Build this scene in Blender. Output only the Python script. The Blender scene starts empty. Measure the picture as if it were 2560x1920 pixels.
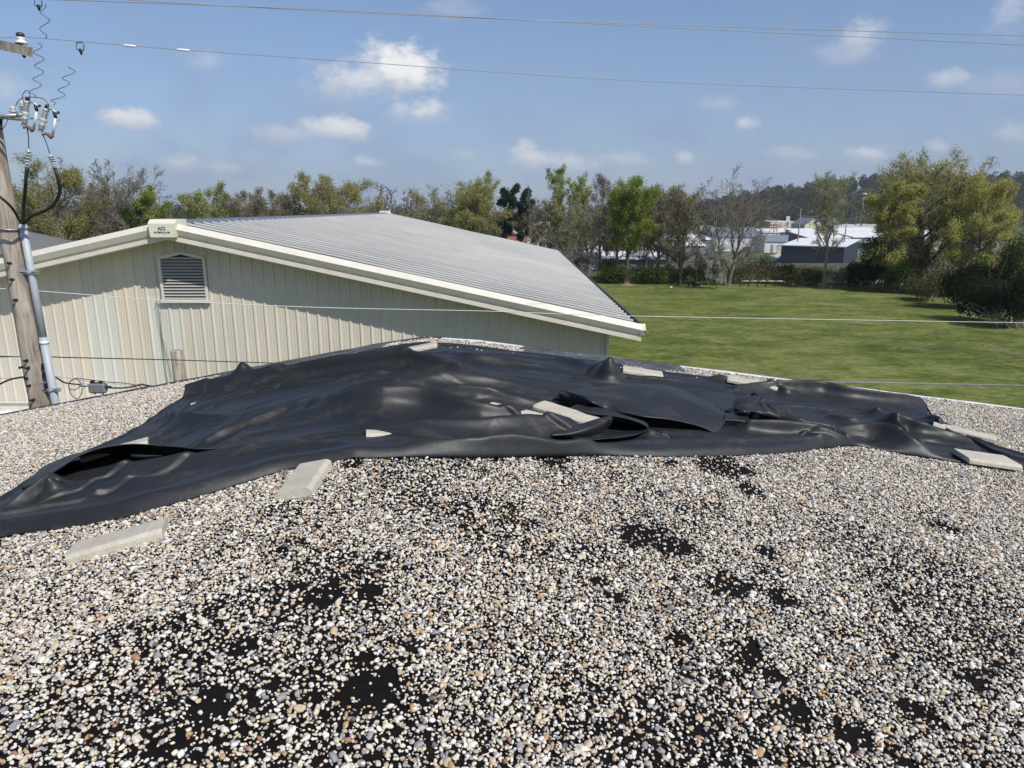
import bpy, math, random
import numpy as np
from mathutils import Vector, Matrix
R = math.radians
# ------------------------------------------------------------------ camera, world, sun
F = 1780.0; PITCH = math.atan(440 / F); CZ = 8.0
sc = bpy.context.scene
COL = sc.collection
cam = bpy.data.cameras.new("camera"); co = bpy.data.objects.new("camera", cam); COL.objects.link(co)
co.location = (0, 0, CZ); co.rotation_euler = (math.pi / 2 - PITCH, 0, 0)
cam.sensor_width = 36.0; cam.lens = 36.0 * F / 2560; cam.clip_start = 0.1; cam.clip_end = 6000
sc.camera = co
sc.view_settings.view_transform = 'Standard'; sc.view_settings.look = 'None'
sc.view_settings.exposure = 0.0; sc.view_settings.gamma = 1.0
sc.cycles.max_bounces = 6; sc.cycles.transparent_max_bounces = 8
SUNV = Vector((0.80, -0.86, 1.22)).normalized()
sl = bpy.data.lights.new("sun", 'SUN'); sl.energy = 4.1; sl.angle = R(0.5); sl.color = (1, 0.955, 0.88)
so = bpy.data.objects.new("sun", sl); COL.objects.link(so)
so.rotation_euler = SUNV.to_track_quat('Z', 'Y').to_euler(); so.location = (20, -20, 40)

_c, _s = math.cos(PITCH), math.sin(PITCH)
def ray(px, py):
    x = (px - 1280) / F; y = -(py - 960) / F
    return (x, _c + y * _s, -_s + y * _c)
def at(px, py, Y):
    r = ray(px, py); t = Y / r[1]
    return Vector((r[0] * t, Y, CZ + r[2] * t))

# ------------------------------------------------------------------ node helpers
class NT:
    def __init__(s, tree): s.t = tree; s.n = tree.nodes; s.l = tree.links
    def add(s, typ, **kw):
        n = s.n.new(typ)
        for k, v in kw.items():
            if k == 'i':
                for a, b in v.items():
                    if isinstance(b, bpy.types.NodeSocket): s.l.new(b, n.inputs[a])
                    else: n.inputs[a].default_value = b
            else: setattr(n, k, v)
        return n
    def math(s, op, a, b=0.0, c=0.0, clamp=False):
        n = s.n.new('ShaderNodeMath'); n.operation = op; n.use_clamp = clamp
        for i, v in enumerate((a, b, c)):
            if isinstance(v, bpy.types.NodeSocket): s.l.new(v, n.inputs[i])
            else: n.inputs[i].default_value = v
        return n.outputs[0]
    def noise(s, vec, scale, detail=4, rough=0.55, dist=0.0):
        n = s.add('ShaderNodeTexNoise'); 
        if vec is not None: s.l.new(vec, n.inputs['Vector'])
        n.inputs['Scale'].default_value = scale; n.inputs['Detail'].default_value = detail
        n.inputs['Roughness'].default_value = rough; n.inputs['Distortion'].default_value = dist
        return n.outputs['Fac']
    def ramp(s, fac, stops, interp='LINEAR'):
        n = s.n.new('ShaderNodeValToRGB'); n.color_ramp.interpolation = interp
        e = n.color_ramp.elements
        while len(e) < len(stops): e.new(0.5)
        for k, (p, c) in enumerate(stops):
            e[k].position = p; e[k].color = (c[0], c[1], c[2], 1) if len(c) == 3 else c
        s.l.new(fac, n.inputs[0]); return n.outputs[0]
    def mix(s, fac, a, b, blend='MIX'):
        n = s.n.new('ShaderNodeMix'); n.data_type = 'RGBA'; n.blend_type = blend
        for i, v in ((0, fac), (6, a), (7, b)):
            if isinstance(v, bpy.types.NodeSocket): s.l.new(v, n.inputs[i])
            else: n.inputs[i].default_value = v if i == 0 else ((*v, 1) if len(v) == 3 else v)
        return n.outputs[2]
    def smooth(s, v, lo, hi):
        n = s.n.new('ShaderNodeMapRange'); n.interpolation_type = 'SMOOTHSTEP'
        s.l.new(v, n.inputs[0]); n.inputs[1].default_value = lo; n.inputs[2].default_value = hi
        return n.outputs[0]
    def mapping(s, vec, scale=(1, 1, 1), rot=(0, 0, 0), loc=(0, 0, 0)):
        n = s.n.new('ShaderNodeMapping'); s.l.new(vec, n.inputs[0])
        n.inputs['Scale'].default_value = scale; n.inputs['Rotation'].default_value = rot; n.inputs['Location'].default_value = loc
        return n.outputs[0]

MATS = {}
def mat(name, color=(.5, .5, .5), rough=0.6, metal=0.0, spec=0.5, fn=None):
    if name in MATS: return MATS[name]
    m = bpy.data.materials.new(name); m.use_nodes = True
    t = NT(m.node_tree); b = t.n['Principled BSDF']
    b.inputs['Base Color'].default_value = (*color, 1); b.inputs['Roughness'].default_value = rough
    b.inputs['Metallic'].default_value = metal; b.inputs['Specular IOR Level'].default_value = spec
    if fn: fn(t, b)
    MATS[name] = m; return m
def bump(t, b, h, strength=0.3, dist=0.01):
    n = t.add('ShaderNodeBump'); n.inputs['Strength'].default_value = strength; n.inputs['Distance'].default_value = dist
    t.l.new(h, n.inputs['Height']); t.l.new(n.outputs[0], b.inputs['Normal'])
def weathered(c, amt=0.25, scale=3.0, streak=(1, 1, 1), rough=0.6, metal=0.0, bs=0.0):
    def fn(t, b):
        tc = t.add('ShaderNodeTexCoord').outputs['Object']
        v = t.mapping(tc, streak)
        n1 = t.noise(v, scale, 6, 0.65)
        lo = tuple(x * (1 - amt) for x in c); hi = tuple(min(1, x * (1 + amt * .6)) for x in c)
        t.l.new(t.ramp(n1, [(0.25, lo), (0.75, hi)]), b.inputs['Base Color'])
        n2 = t.noise(tc, scale * 4, 3)
        t.l.new(t.math('MULTIPLY_ADD', n2, 0.25, rough - 0.12), b.inputs['Roughness'])
        if bs: bump(t, b, n2, bs, 0.01)
    return fn
def wmat(name, c, amt=0.2, scale=3.0, streak=(1, 1, 1), rough=0.6, metal=0.0, bs=0.0):
    return mat(name, c, rough, metal, 0.5, weathered(c, amt, scale, streak, rough, metal, bs))

# ------------------------------------------------------------------ world: sky with clouds
w = bpy.data.worlds.new("World"); sc.world = w; w.use_nodes = True
t = NT(w.node_tree); t.n.clear()
sky = t.add('ShaderNodeTexSky', sky_type='NISHITA'); sky.sun_disc = False
sky.sun_elevation = math.asin(SUNV.z); sky.sun_rotation = math.atan2(SUNV.x, SUNV.y)
sky.air_density = 1.0; sky.dust_density = 0.6; sky.ozone_density = 1.6; sky.altitude = 60
tc = t.add('ShaderNodeTexCoord').outputs['Generated']
sep = t.add('ShaderNodeSeparateXYZ'); t.l.new(tc, sep.inputs[0])
vy = t.math('MAXIMUM', sep.outputs[1], 0.02)
U = t.math('DIVIDE', sep.outputs[0], vy); W = t.math('DIVIDE', sep.outputs[2], vy)
cmb = t.add('ShaderNodeCombineXYZ'); t.l.new(U, cmb.inputs[0]); t.l.new(W, cmb.inputs[1])
cv = t.mapping(cmb.outputs[0], (1, 1.5, 1))
nz = t.noise(cv, 10.0, 8, 0.6, 0.25); nzf = t.noise(cv, 5.0, 5, 0.55, 0.2); nzb = t.noise(cv, 42.0, 6, 0.6)
nzs = t.math('ADD', t.math('MULTIPLY', nz, 0.65), t.math('MULTIPLY', nzb, 0.35))
total = None; lit = None
CLOUDS = [  # px, py, half width, half height, density, brightness
    (985, 180, 95, 56, 1.3, 1.0), (895, 205, 110, 52, 1.0, .72), (930, 160, 60, 30, .8, .95), (1050, 282, 68, 32, .95, .75),
    (320, 300, 66, 26, .95, .75), (830, 326, 80, 26, .95, .72), (720, 340, 90, 26, .5, .5), (2140, 98, 58, 40, .6, .7), (2085, 140, 60, 30, .4, .5),
    (2365, 195, 40, 26, .6, .7), (1862, 310, 32, 18, .7, .7), (2170, 382, 66, 22, .75, .7), (1715, 395, 30, 18, .6, .7), (2342, 368, 26, 15, .5, .6),
    (1320, 395, 48, 32, .8, .72), (1400, 408, 90, 22, .7, .6), (1560, 402, 70, 22, .7, .6), (920, 406, 36, 14, .6, .6),
    (450, 410, 46, 20, .6, .55), (560, 420, 40, 16, .45, .5), (520, 155, 50, 24, .45, .6), (1800, 262, 50, 20, .35, .5), (2540, 330, 60, 30, .55, .6),
    (2530, 30, 60, 60, .5, .6), (20, 235, 75, 45, .6, .6), (1130, 30, 60, 26, .3, .5), (1160, 388, 36, 14, .4, .5), (1980, 385, 50, 18, .4, .5), (2500, 220, 80, 34, .25, .4)]
for (px, py, a, b, dn, br) in CLOUDS:
    r = ray(px, py); u0 = r[0] / r[1]; w0 = r[2] / r[1]; a_ = a / F * 1.4; b_ = b / F * 1.4
    du = t.math('MULTIPLY', t.math('SUBTRACT', U, u0), 1 / a_); dw = t.math('MULTIPLY', t.math('SUBTRACT', W, w0), 1 / b_)
    d2 = t.math('ADD', t.math('MULTIPLY', du, du), t.math('MULTIPLY', dw, dw))
    m = t.math('SUBTRACT', 1.0, t.math('SQRT', d2))
    m = t.math('ADD', m, t.math('MULTIPLY_ADD', nzs, 3.9, -1.95))
    m = t.math('MULTIPLY', t.smooth(m, 0.0, 1.05), dn * 1.0)
    fall = t.smooth(d2, 2.2, 0.5)
    m = t.math('MULTIPLY', m, fall)
    # brighter towards the sunlit upper right of each cloud
    l = t.math('MULTIPLY', t.math('MULTIPLY', m, br), t.smooth(t.math('ADD', dw, t.math('MULTIPLY', du, 0.35)), -1.0, 0.5))
    total = m if total is None else t.math('MAXIMUM', total, m)
    lit = l if lit is None else t.math('MAXIMUM', lit, l)
total = t.math('MINIMUM', total, 1.0)
veil_n = t.smooth(t.math('ADD', t.math('MULTIPLY', nzf, 0.6), t.math('MULTIPLY', nz, 0.4)), 0.40, 0.72)
low = t.smooth(W, 0.45, 0.0)
veil = t.math('MINIMUM', t.math('ADD', t.math('MULTIPLY', low, 0.62), t.math('MULTIPLY', veil_n, 0.30)), 0.8)
VEILC = (2.9, 3.75, 5.7); 
skyc = t.mix(1.0, sky.outputs[0], (0.95, 1.04, 1.2), 'MULTIPLY')
c1 = t.mix(veil, skyc, VEILC)
c2 = t.mix(total, c1, (4.2, 4.8, 6.1))
c3 = t.mix(t.math('MINIMUM', lit, 1.0), c2, (9.0, 9.1, 9.3))
bg = t.add('ShaderNodeBackground'); t.l.new(c3, bg.inputs[0]); bg.inputs[1].default_value = 0.098
out = t.add('ShaderNodeOutputWorld'); t.l.new(bg.outputs[0], out.inputs[0])

# ------------------------------------------------------------------ mesh helpers
def link(name, me, mats=(), parent=None, **props):
    o = bpy.data.objects.new(name, me); COL.objects.link(o)
    if me is not None:
        for m in (mats if isinstance(mats, (list, tuple)) else [mats]): me.materials.append(m)
    if parent is not None: o.parent = parent
    for k, v in props.items(): o[k] = v
    return o
def npmesh(name, V, Q, smooth=False, mi=None):
    """V (n,3) array, Q (m,k) array of equal-size faces"""
    V = np.asarray(V, dtype=np.float32); Q = np.asarray(Q, dtype=np.int32)
    me = bpy.data.meshes.new(name)
    me.vertices.add(len(V)); me.vertices.foreach_set('co', V.ravel())
    k = Q.shape[1]; me.loops.add(Q.size); me.loops.foreach_set('vertex_index', Q.ravel())
    me.polygons.add(len(Q)); me.polygons.foreach_set('loop_start', np.arange(0, Q.size, k, dtype=np.int32))
    if mi is not None: me.polygons.foreach_set('material_index', np.asarray(mi, dtype=np.int32))
    me.update(calc_edges=True); me.validate()
    if smooth: me.polygons.foreach_set('use_smooth', np.ones(len(me.polygons), dtype=bool))
    return me
class MB:
    """collects boxes, tubes, prisms; build() links them as ONE mesh"""
    def __init__(s): s.v = []; s.f = []; s.sm = []
    def quadstrip(s, rows, close=False, caps=False, smooth=True):
        base = len(s.v); n = len(rows[0])
        for r in rows: s.v += [tuple(p) for p in r]
        for i in range(len(rows) - 1):
            for j in range(n if close else n - 1):
                a = base + i * n + j; b = base + i * n + (j + 1) % n
                s.f.append((a, b, b + n, a + n)); s.sm.append(smooth)
        if caps:
            s.f.append(tuple(base + j for j in reversed(range(n)))); s.sm.append(False)
            s.f.append(tuple(base + (len(rows) - 1) * n + j for j in range(n))); s.sm.append(False)
        return s
    def box(s, c, d, rot=None, bev=0.0):
        c = Vector(c); hx, hy, hz = d[0] / 2, d[1] / 2, d[2] / 2
        M = rot if rot is not None else Matrix.Identity(3)
        if bev:
            b = bev; base = len(s.v)
            rows = []
            for z, k in ((-hz, b), (-hz + b, 0), (hz - b, 0), (hz, b)):
                x, y = hx - k, hy - k; q = b if k == 0 else b * .6
                rows.append([(x, -y + q, z), (x, y - q, z), (x - q, y, z), (-x + q, y, z), (-x, y - q, z), (-x, -y + q, z), (-x + q, -y, z), (x - q, -y, z)])
            s.quadstrip([[c + M @ Vector(p) for p in r] for r in rows], close=True, caps=True, smooth=False)
            return s
        base = len(s.v)
        for z in (-hz, hz):
            for x, y in ((-hx, -hy), (hx, -hy), (hx, hy), (-hx, hy)): s.v.append(tuple(c + M @ Vector((x, y, z))))
        for f in ((3, 2, 1, 0), (4, 5, 6, 7), (0, 1, 5, 4), (1, 2, 6, 5), (2, 3, 7, 6), (3, 0, 4, 7)):
            s.f.append(tuple(base + i for i in f)); s.sm.append(False)
        return s
    def bar(s, a, b, wd, ht=None, up=(0, 0, 1)):
        a = Vector(a); b = Vector(b); d = (b - a); L = d.length; x = d.normalized(); y = Vector(up).cross(x).normalized(); z = x.cross(y)
        M = Matrix((x, y, z)).transposed(); return s.box((a + b) / 2, (L, wd, ht or wd), M)
    def tube(s, pts, r, sides=8, caps=True, smooth=True):
        pts = [Vector(p) for p in pts]; n = len(pts)
        rr = r if isinstance(r, (list, tuple)) else [r] * n
        rows = []; ref = None
        for i, p in enumerate(pts):
            d = (pts[min(i + 1, n - 1)] - pts[max(i - 1, 0)])
            d = d.normalized() if d.length > 1e-9 else Vector((0, 0, 1))
            if ref is None: ref = Vector((1, 0, 0)) if abs(d.x) < .8 else Vector((0, 0, 1))
            u = (ref - d * ref.dot(d)); u = u.normalized() if u.length > 1e-6 else d.orthogonal().normalized(); ref = u
            v = d.cross(u)
            rows.append([p + (u * math.cos(a) + v * math.sin(a)) * rr[i] for a in [2 * math.pi * k / sides for k in range(sides)]])
        return s.quadstrip(rows, close=True, caps=caps, smooth=smooth)
    def lathe(s, base, axis, prof, sides=16):
        """prof: list of (distance along the axis, radius)"""
        ax = Vector(axis).normalized(); return s.tube_lathe(Vector(base), ax, prof, sides)
    def tube_lathe(s, b, ax, prof, sides):
        u = ax.orthogonal().normalized(); v = ax.cross(u); rows = []
        for (h, r) in prof: rows.append([b + ax * h + (u * math.cos(a) + v * math.sin(a)) * max(r, 1e-4) for a in [2 * math.pi * k / sides for k in range(sides)]])
        return s.quadstrip(rows, close=True, caps=True, smooth=True)
    def poly(s, pts, smooth=False):
        base = len(s.v); s.v += [tuple(p) for p in pts]; s.f.append(tuple(range(base, base + len(pts)))); s.sm.append(smooth); return s
    def prism(s, pts, vec):
        """closed polygon swept by vec"""
        vec = Vector(vec); a = [Vector(p) for p in pts]; return s.quadstrip([a, [p + vec for p in a]], close=True, caps=True, smooth=False)
    def build(s, name, m, parent=None, **props):
        me = bpy.data.meshes.new(name); me.from_pydata(s.v, [], s.f); me.update()
        me.polygons.foreach_set('use_smooth', s.sm)
        return link(name, me, m, parent, **props)
def thing(name, label, cat, loc=(0, 0, 0), group=None):
    o = bpy.data.objects.new(name, None); COL.objects.link(o); o.location = loc; o.empty_display_size = .2
    o['label'] = label; o['category'] = cat
    if group: o['group'] = group
    return o
def copy_tree(o, parent=None):
    c = o.copy(); COL.objects.link(c)
    if parent is not None: c.parent = parent
    for ch in list(o.children): copy_tree(ch, c)
    return c

# ------------------------------------------------------------------ terrain
def sstep(a, b, x):
    t_ = np.clip((x - a) / (b - a), 0, 1); return t_ * t_ * (3 - 2 * t_)
def ground_z(x, y):
    x = np.asarray(x, float); y = np.asarray(y, float)
    z = -5.8 * sstep(92, 200, y) - 1.7 * sstep(200, 300, y)
    z = z + 34 * np.exp(-(((x - 560) / 270) ** 2 + ((y - 760) / 170) ** 2)) * sstep(380, 620, y) * 1.0
    z = z + 15 * np.exp(-(((x - 330) / 120) ** 2 + ((y - 690) / 110) ** 2))
    z = z + 2.0 * sstep(60, 160, -x - 20 + 0 * y) * sstep(40, 120, y)
    return z
xs = np.concatenate([np.linspace(-1500, -500, 8)[:-1], np.linspace(-500, 800, 90), np.linspace(800, 1500, 6)[1:]])
ys = np.concatenate([np.linspace(-300, -20, 4)[:-1], np.linspace(-20, 320, 60), np.linspace(320, 1500, 60)[1:]])
X, Y = np.meshgrid(xs, ys); V = np.stack([X, Y, ground_z(X, Y)], -1).reshape(-1, 3)
nx, ny = len(xs), len(ys); I = np.arange(nx * ny).reshape(ny, nx)
Q = np.stack([I[:-1, :-1], I[:-1, 1:], I[1:, 1:], I[1:, :-1]], -1).reshape(-1, 4)
def grassfn(t, b):
    g = t.add('ShaderNodeNewGeometry').outputs['Position']
    v = t.mapping(g, (1, 1, 1))
    n1 = t.noise(v, 0.09, 6, 0.6, 0.4); n2 = t.noise(t.mapping(g, (0.55, 1, 1), (0, 0, 0.35)), 0.55, 7, 0.68, 0.5); n3 = t.noise(t.mapping(g, (.6, 1, 1)), 2.6, 6, 0.8); n4 = t.noise(t.mapping(g, (.5, 1, 1)), 12.0, 4, 0.8)
    f = t.math('ADD', t.math('MULTIPLY', n1, .22), t.math('ADD', t.math('MULTIPLY', n2, .36), t.math('MULTIPLY', n3, .42)))
    c = t.ramp(f, [(0.40, (.058, .086, .015)), (0.465, (.108, .142, .028)), (0.52, (.185, .212, .052)), (0.565, (.26, .275, .085)), (0.63, (.34, .305, .14))])
    tanm = t.math('MULTIPLY', t.smooth(t.noise(t.mapping(g, (1, 1, 1), (0, 0, 0), (31, 7, 0)), 0.16, 6, .65, .5), .54, .66), t.smooth(n3, .38, .6))
    c = t.mix(t.math('MULTIPLY', tanm, .75), c, (.27, .225, .115))
    c = t.mix(t.math('MULTIPLY', t.smooth(n4, .5, .3), .7), c, (.035, .062, .010))
    # beyond the field: dry litter and scrubby earth
    sp = t.add('ShaderNodeSeparateXYZ'); t.l.new(g, sp.inputs[0])
    e = t.math('ADD', sp.outputs[1], t.math('MULTIPLY', n1, 14)); far = t.smooth(e, 90, 96)
    lot = t.ramp(n2, [(0.4, (.10, .082, .055)), (0.5, (.075, .088, .04)), (0.6, (.17, .15, .115))])
    c = t.mix(far, c, lot)
    t.l.new(c, b.inputs['Base Color']); bump(t, b, t.math('ADD', t.math('MULTIPLY', n3, .5), n4), 0.9, 0.10)
grass = mat('grass_field', rough=.95, spec=.15, fn=grassfn)
link('ground', npmesh('ground', V, Q, True), grass, kind='structure')

# ------------------------------------------------------------------ the roof we stand on
RX = -1.13; RZ = CZ - 1.72; SL = .188; SR = .127; YE = 9.80; XL = -8.2; XR = 10.5; YB = -3.0
def roofz(x, y=0): return RZ - (SL * np.maximum(RX - x, 0) + SR * np.maximum(x - RX, 0)) + 0.03 * np.exp(-((np.asarray(x) - RX) / .35) ** 2) * -1
def onroof(px, py, h=0.0):
    r = np.array(ray(px, py)); lo, hi = .5, 30.0
    for _ in range(50):
        m = (lo + hi) / 2; q = r * m
        if CZ + q[2] > roofz(q[0]) + h: lo = m
        else: hi = m
    q = r * lo; return np.array([q[0], q[1]])
house = thing('gravel_roof_building', 'low pitched building under the pebble and tar roof in the foreground', 'building', (0, 0, 0))
def tarfn(t, b):
    g = t.add('ShaderNodeNewGeometry').outputs['Position']
    n = t.noise(g, 30, 6, .7); n2 = t.noise(g, 3, 5, .6)
    t.l.new(t.ramp(t.math('ADD', t.math('MULTIPLY', n, .6), t.math('MULTIPLY', n2, .4)), [(.35, (.0045, .0035, .0035)), (.58, (.011, .009, .008)), (.72, (.034, .028, .024))]), b.inputs['Base Color'])
    bump(t, b, n, .8, .01)
tar = mat('roof_tar', rough=.85, spec=.12, fn=tarfn)
xx = np.concatenate([np.linspace(XL, RX - 1, 30), np.linspace(RX - .9, RX + .9, 25), np.linspace(RX + 1, XR, 40)])
rows = [[(x, y, float(roofz(x))) for x in xx] for y in np.linspace(YB, YE, 12)]
MB().quadstrip(rows).build('roof_deck', tar, house)
cb = wmat('block_wall_paint', (.55, .53, .48), .15, 2)
m_ = MB(); m_.prism([(XL + .25, YB + .2, -.2), (XR - .3, YB + .2, -.2), (XR - .3, YB + .2, float(roofz(XR - .3)) - .22), (RX, YB + .2, RZ - .24), (XL + .25, YB + .2, float(roofz(XL + .25)) - .22)], (0, YE - YB - .45, 0)); m_.build('wall', cb, house)
# edge metal: a turned-down drip edge, white on the right, tarred dark on the left of the ridge
def edgestrip(x0, x1, name, m, top, drop, out_):
    mb = MB(); n = 24; xsn = np.linspace(x0, x1, n)
    r = []
    for x in xsn:
        z = float(roofz(x)); j = 0.004 * math.sin(x * 9) 
        r.append([(x, YE - .05, z + .002), (x, YE - .02, z + top + j), (x, YE + out_, z + top + j), (x, YE + out_ + .004, z - drop), (x, YE, z - drop)])
    mb.quadstrip(r, smooth=False); return mb.build(name, m, house)
edgestrip(RX + .15, XR, 'edge_flashing', wmat('white_edge_metal', (.78, .78, .75), .1, 2, rough=.4), .008, .16, .025)
edgestrip(XL, RX + .15, 'edge_flashing', wmat('tarred_edge', (.05, .052, .058), .4, 4, rough=.6), .018, .16, .03)
def rakeside(x, s):
    z = float(roofz(x)); return MB().box((x, (YB + YE) / 2, z - .07), (.05, YE - YB, .17)).build('edge_flashing', MATS['white_edge_metal'], house)
rakeside(XR + .02, 1); rakeside(XL - .02, -1)
def granfn(t, b):
    g = t.add('ShaderNodeNewGeometry').outputs['Position']
    n = t.noise(g, 55, 3, .8); n2 = t.noise(t.mapping(g, (.4, 1, 1)), 9, 5, .7)
    f = t.math('ADD', t.math('MULTIPLY', n, .65), t.math('MULTIPLY', n2, .35))
    t.l.new(t.ramp(f, [(.40, (.018, .019, .022)), (.50, (.08, .085, .095)), (.58, (.20, .205, .21)), (.68, (.42, .42, .40))]), b.inputs['Base Color'])
    bump(t, b, n, 1, .02)
gran = mat('bare_granules', rough=.85, fn=granfn)
def bare(x0, x1, y0):
    r = []
    for x in np.linspace(x0, x1, 40):
        z = float(roofz(x)) + .014; yy = y0 + .06 * math.sin(x * 5) + .03 * math.sin(x * 13.7)
        r.append([(x, yy, z - .008), (x, (yy + YE) / 2, z + .004), (x, YE - .03, z + .006)])
    MB().quadstrip(r).build('bare_roof_felt', gran, house)
BARE = [(-4.05, -1.75, 9.25), (.15, 2.35, 9.3)]
for b_ in BARE: bare(*b_)
# ------------------------------------------------------------------ the black rubber membrane
def cat(P, k):
    """resample a polyline (Catmull-Rom) to k rows"""
    P = np.asarray(P, float); n = len(P)
    if n == 2: return P[0] + (P[1] - P[0]) * np.linspace(0, 1, k)[:, None]
    E_ = np.vstack([2 * P[0] - P[1], P, 2 * P[-1] - P[-2]])
    d = np.concatenate([[0], np.cumsum(np.linalg.norm(np.diff(P[:, :2], axis=0), axis=1) + 1e-6)]); d /= d[-1]
    u = np.linspace(0, 1, k); i = np.clip(np.searchsorted(d, u, side='right') - 1, 0, n - 2)
    f = ((u - d[i]) / (d[i + 1] - d[i]))[:, None]
    a, b, c, e = E_[i], E_[i + 1], E_[i + 2], E_[i + 3]
    return .5 * (2 * b + (c - a) * f + (2 * a - 5 * b + 4 * c - e) * f ** 2 + (3 * b - a - 3 * c + e) * f ** 3)
def lin(P, k):
    P = np.asarray(P, float); d = np.concatenate([[0], np.cumsum(np.linalg.norm(np.diff(P, axis=0), axis=1))]); u = np.linspace(0, d[-1], k)
    return np.stack([np.interp(u, d, P[:, j]) for j in range(P.shape[1])], 1)
def value_noise(x, y, seed):
    rs = np.random.RandomState(seed); G = rs.rand(128, 128)
    xi = np.floor(x).astype(int); yi = np.floor(y).astype(int); fx = x - xi; fy = y - yi
    fx = fx * fx * (3 - 2 * fx); fy = fy * fy * (3 - 2 * fy)
    g = lambda a, b: G[a % 128, b % 128]
    return (g(xi, yi) * (1 - fx) + g(xi + 1, yi) * fx) * (1 - fy) + (g(xi, yi + 1) * (1 - fx) + g(xi + 1, yi + 1) * fx) * fy
NEAR = [(-4.5, 4.15), (-3.44, 4.38), (-2.61, 4.30), (-2.1, 4.48), (-1.55, 4.76), (-1.2, 4.80), (-.91, 4.86), (-.3, 5.02), (.2, 5.22), (.69, 5.43), (1.3, 5.62), (1.89, 5.85), (2.6, 6.2), (3.1, 6.52), (3.42, 6.70), (3.75, 6.60), (4.1, 6.53), (4.6, 6.52), (5.0, 6.50), (5.5, 6.55)]
FARE = [(-5.2, 4.75), (-4.05, 5.25), (-4.15, 6.05), (-3.85, 6.7), (-3.95, 7.87), (-3.92, 8.6), (-3.73, 9.05), (-2.6, 9.16), (-1.06, 9.22), (0.27, 9.26), (1.2, 9.22), (2.01, 9.08), (3.0, 9.2), (3.64, 9.25), (4.34, 9.22), (5.0, 9.22), (5.62, 9.4), (5.2, 8.46), (5.08, 7.48), (5.55, 6.68)]
NU, NV = 620, 250
near = cat(NEAR, NU); n_ = len(NEAR)
# same knots drive both edges so that the rows stay aligned
def knots(P, k, ref):
    ref = np.asarray(ref, float); d = np.concatenate([[0], np.cumsum(np.linalg.norm(np.diff(ref, axis=0), axis=1))]); d /= d[-1]
    P = np.asarray(P, float); u = np.linspace(0, 1, k)
    return np.stack([np.interp(u, d, P[:, j]) for j in range(2)], 1)
mid = (np.array(NEAR) + np.array(FARE)) / 2
near = knots(NEAR, NU, mid); far = knots(FARE, NU, mid)
def smooth_poly(P, w_):
    k = np.ones(w_) / w_; Q_ = np.pad(P, ((w_ // 2, w_ // 2), (0, 0)), mode='edge'); return np.stack([np.convolve(Q_[:, j], k, 'valid')[:len(P)] for j in range(2)], 1)
near = smooth_poly(near, 17); far = smooth_poly(far, 9)
v = np.linspace(0, 1, NV); v = v ** 1.25
PX = near[:, None, 0] * (1 - v) + far[:, None, 0] * v; PY = near[:, None, 1] * (1 - v) + far[:, None, 1] * v
edge_d = np.hypot(PX - near[:, None, 0], PY - near[:, None, 1]); far_d = np.hypot(PX - far[:, None, 0], PY - far[:, None, 1])
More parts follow.
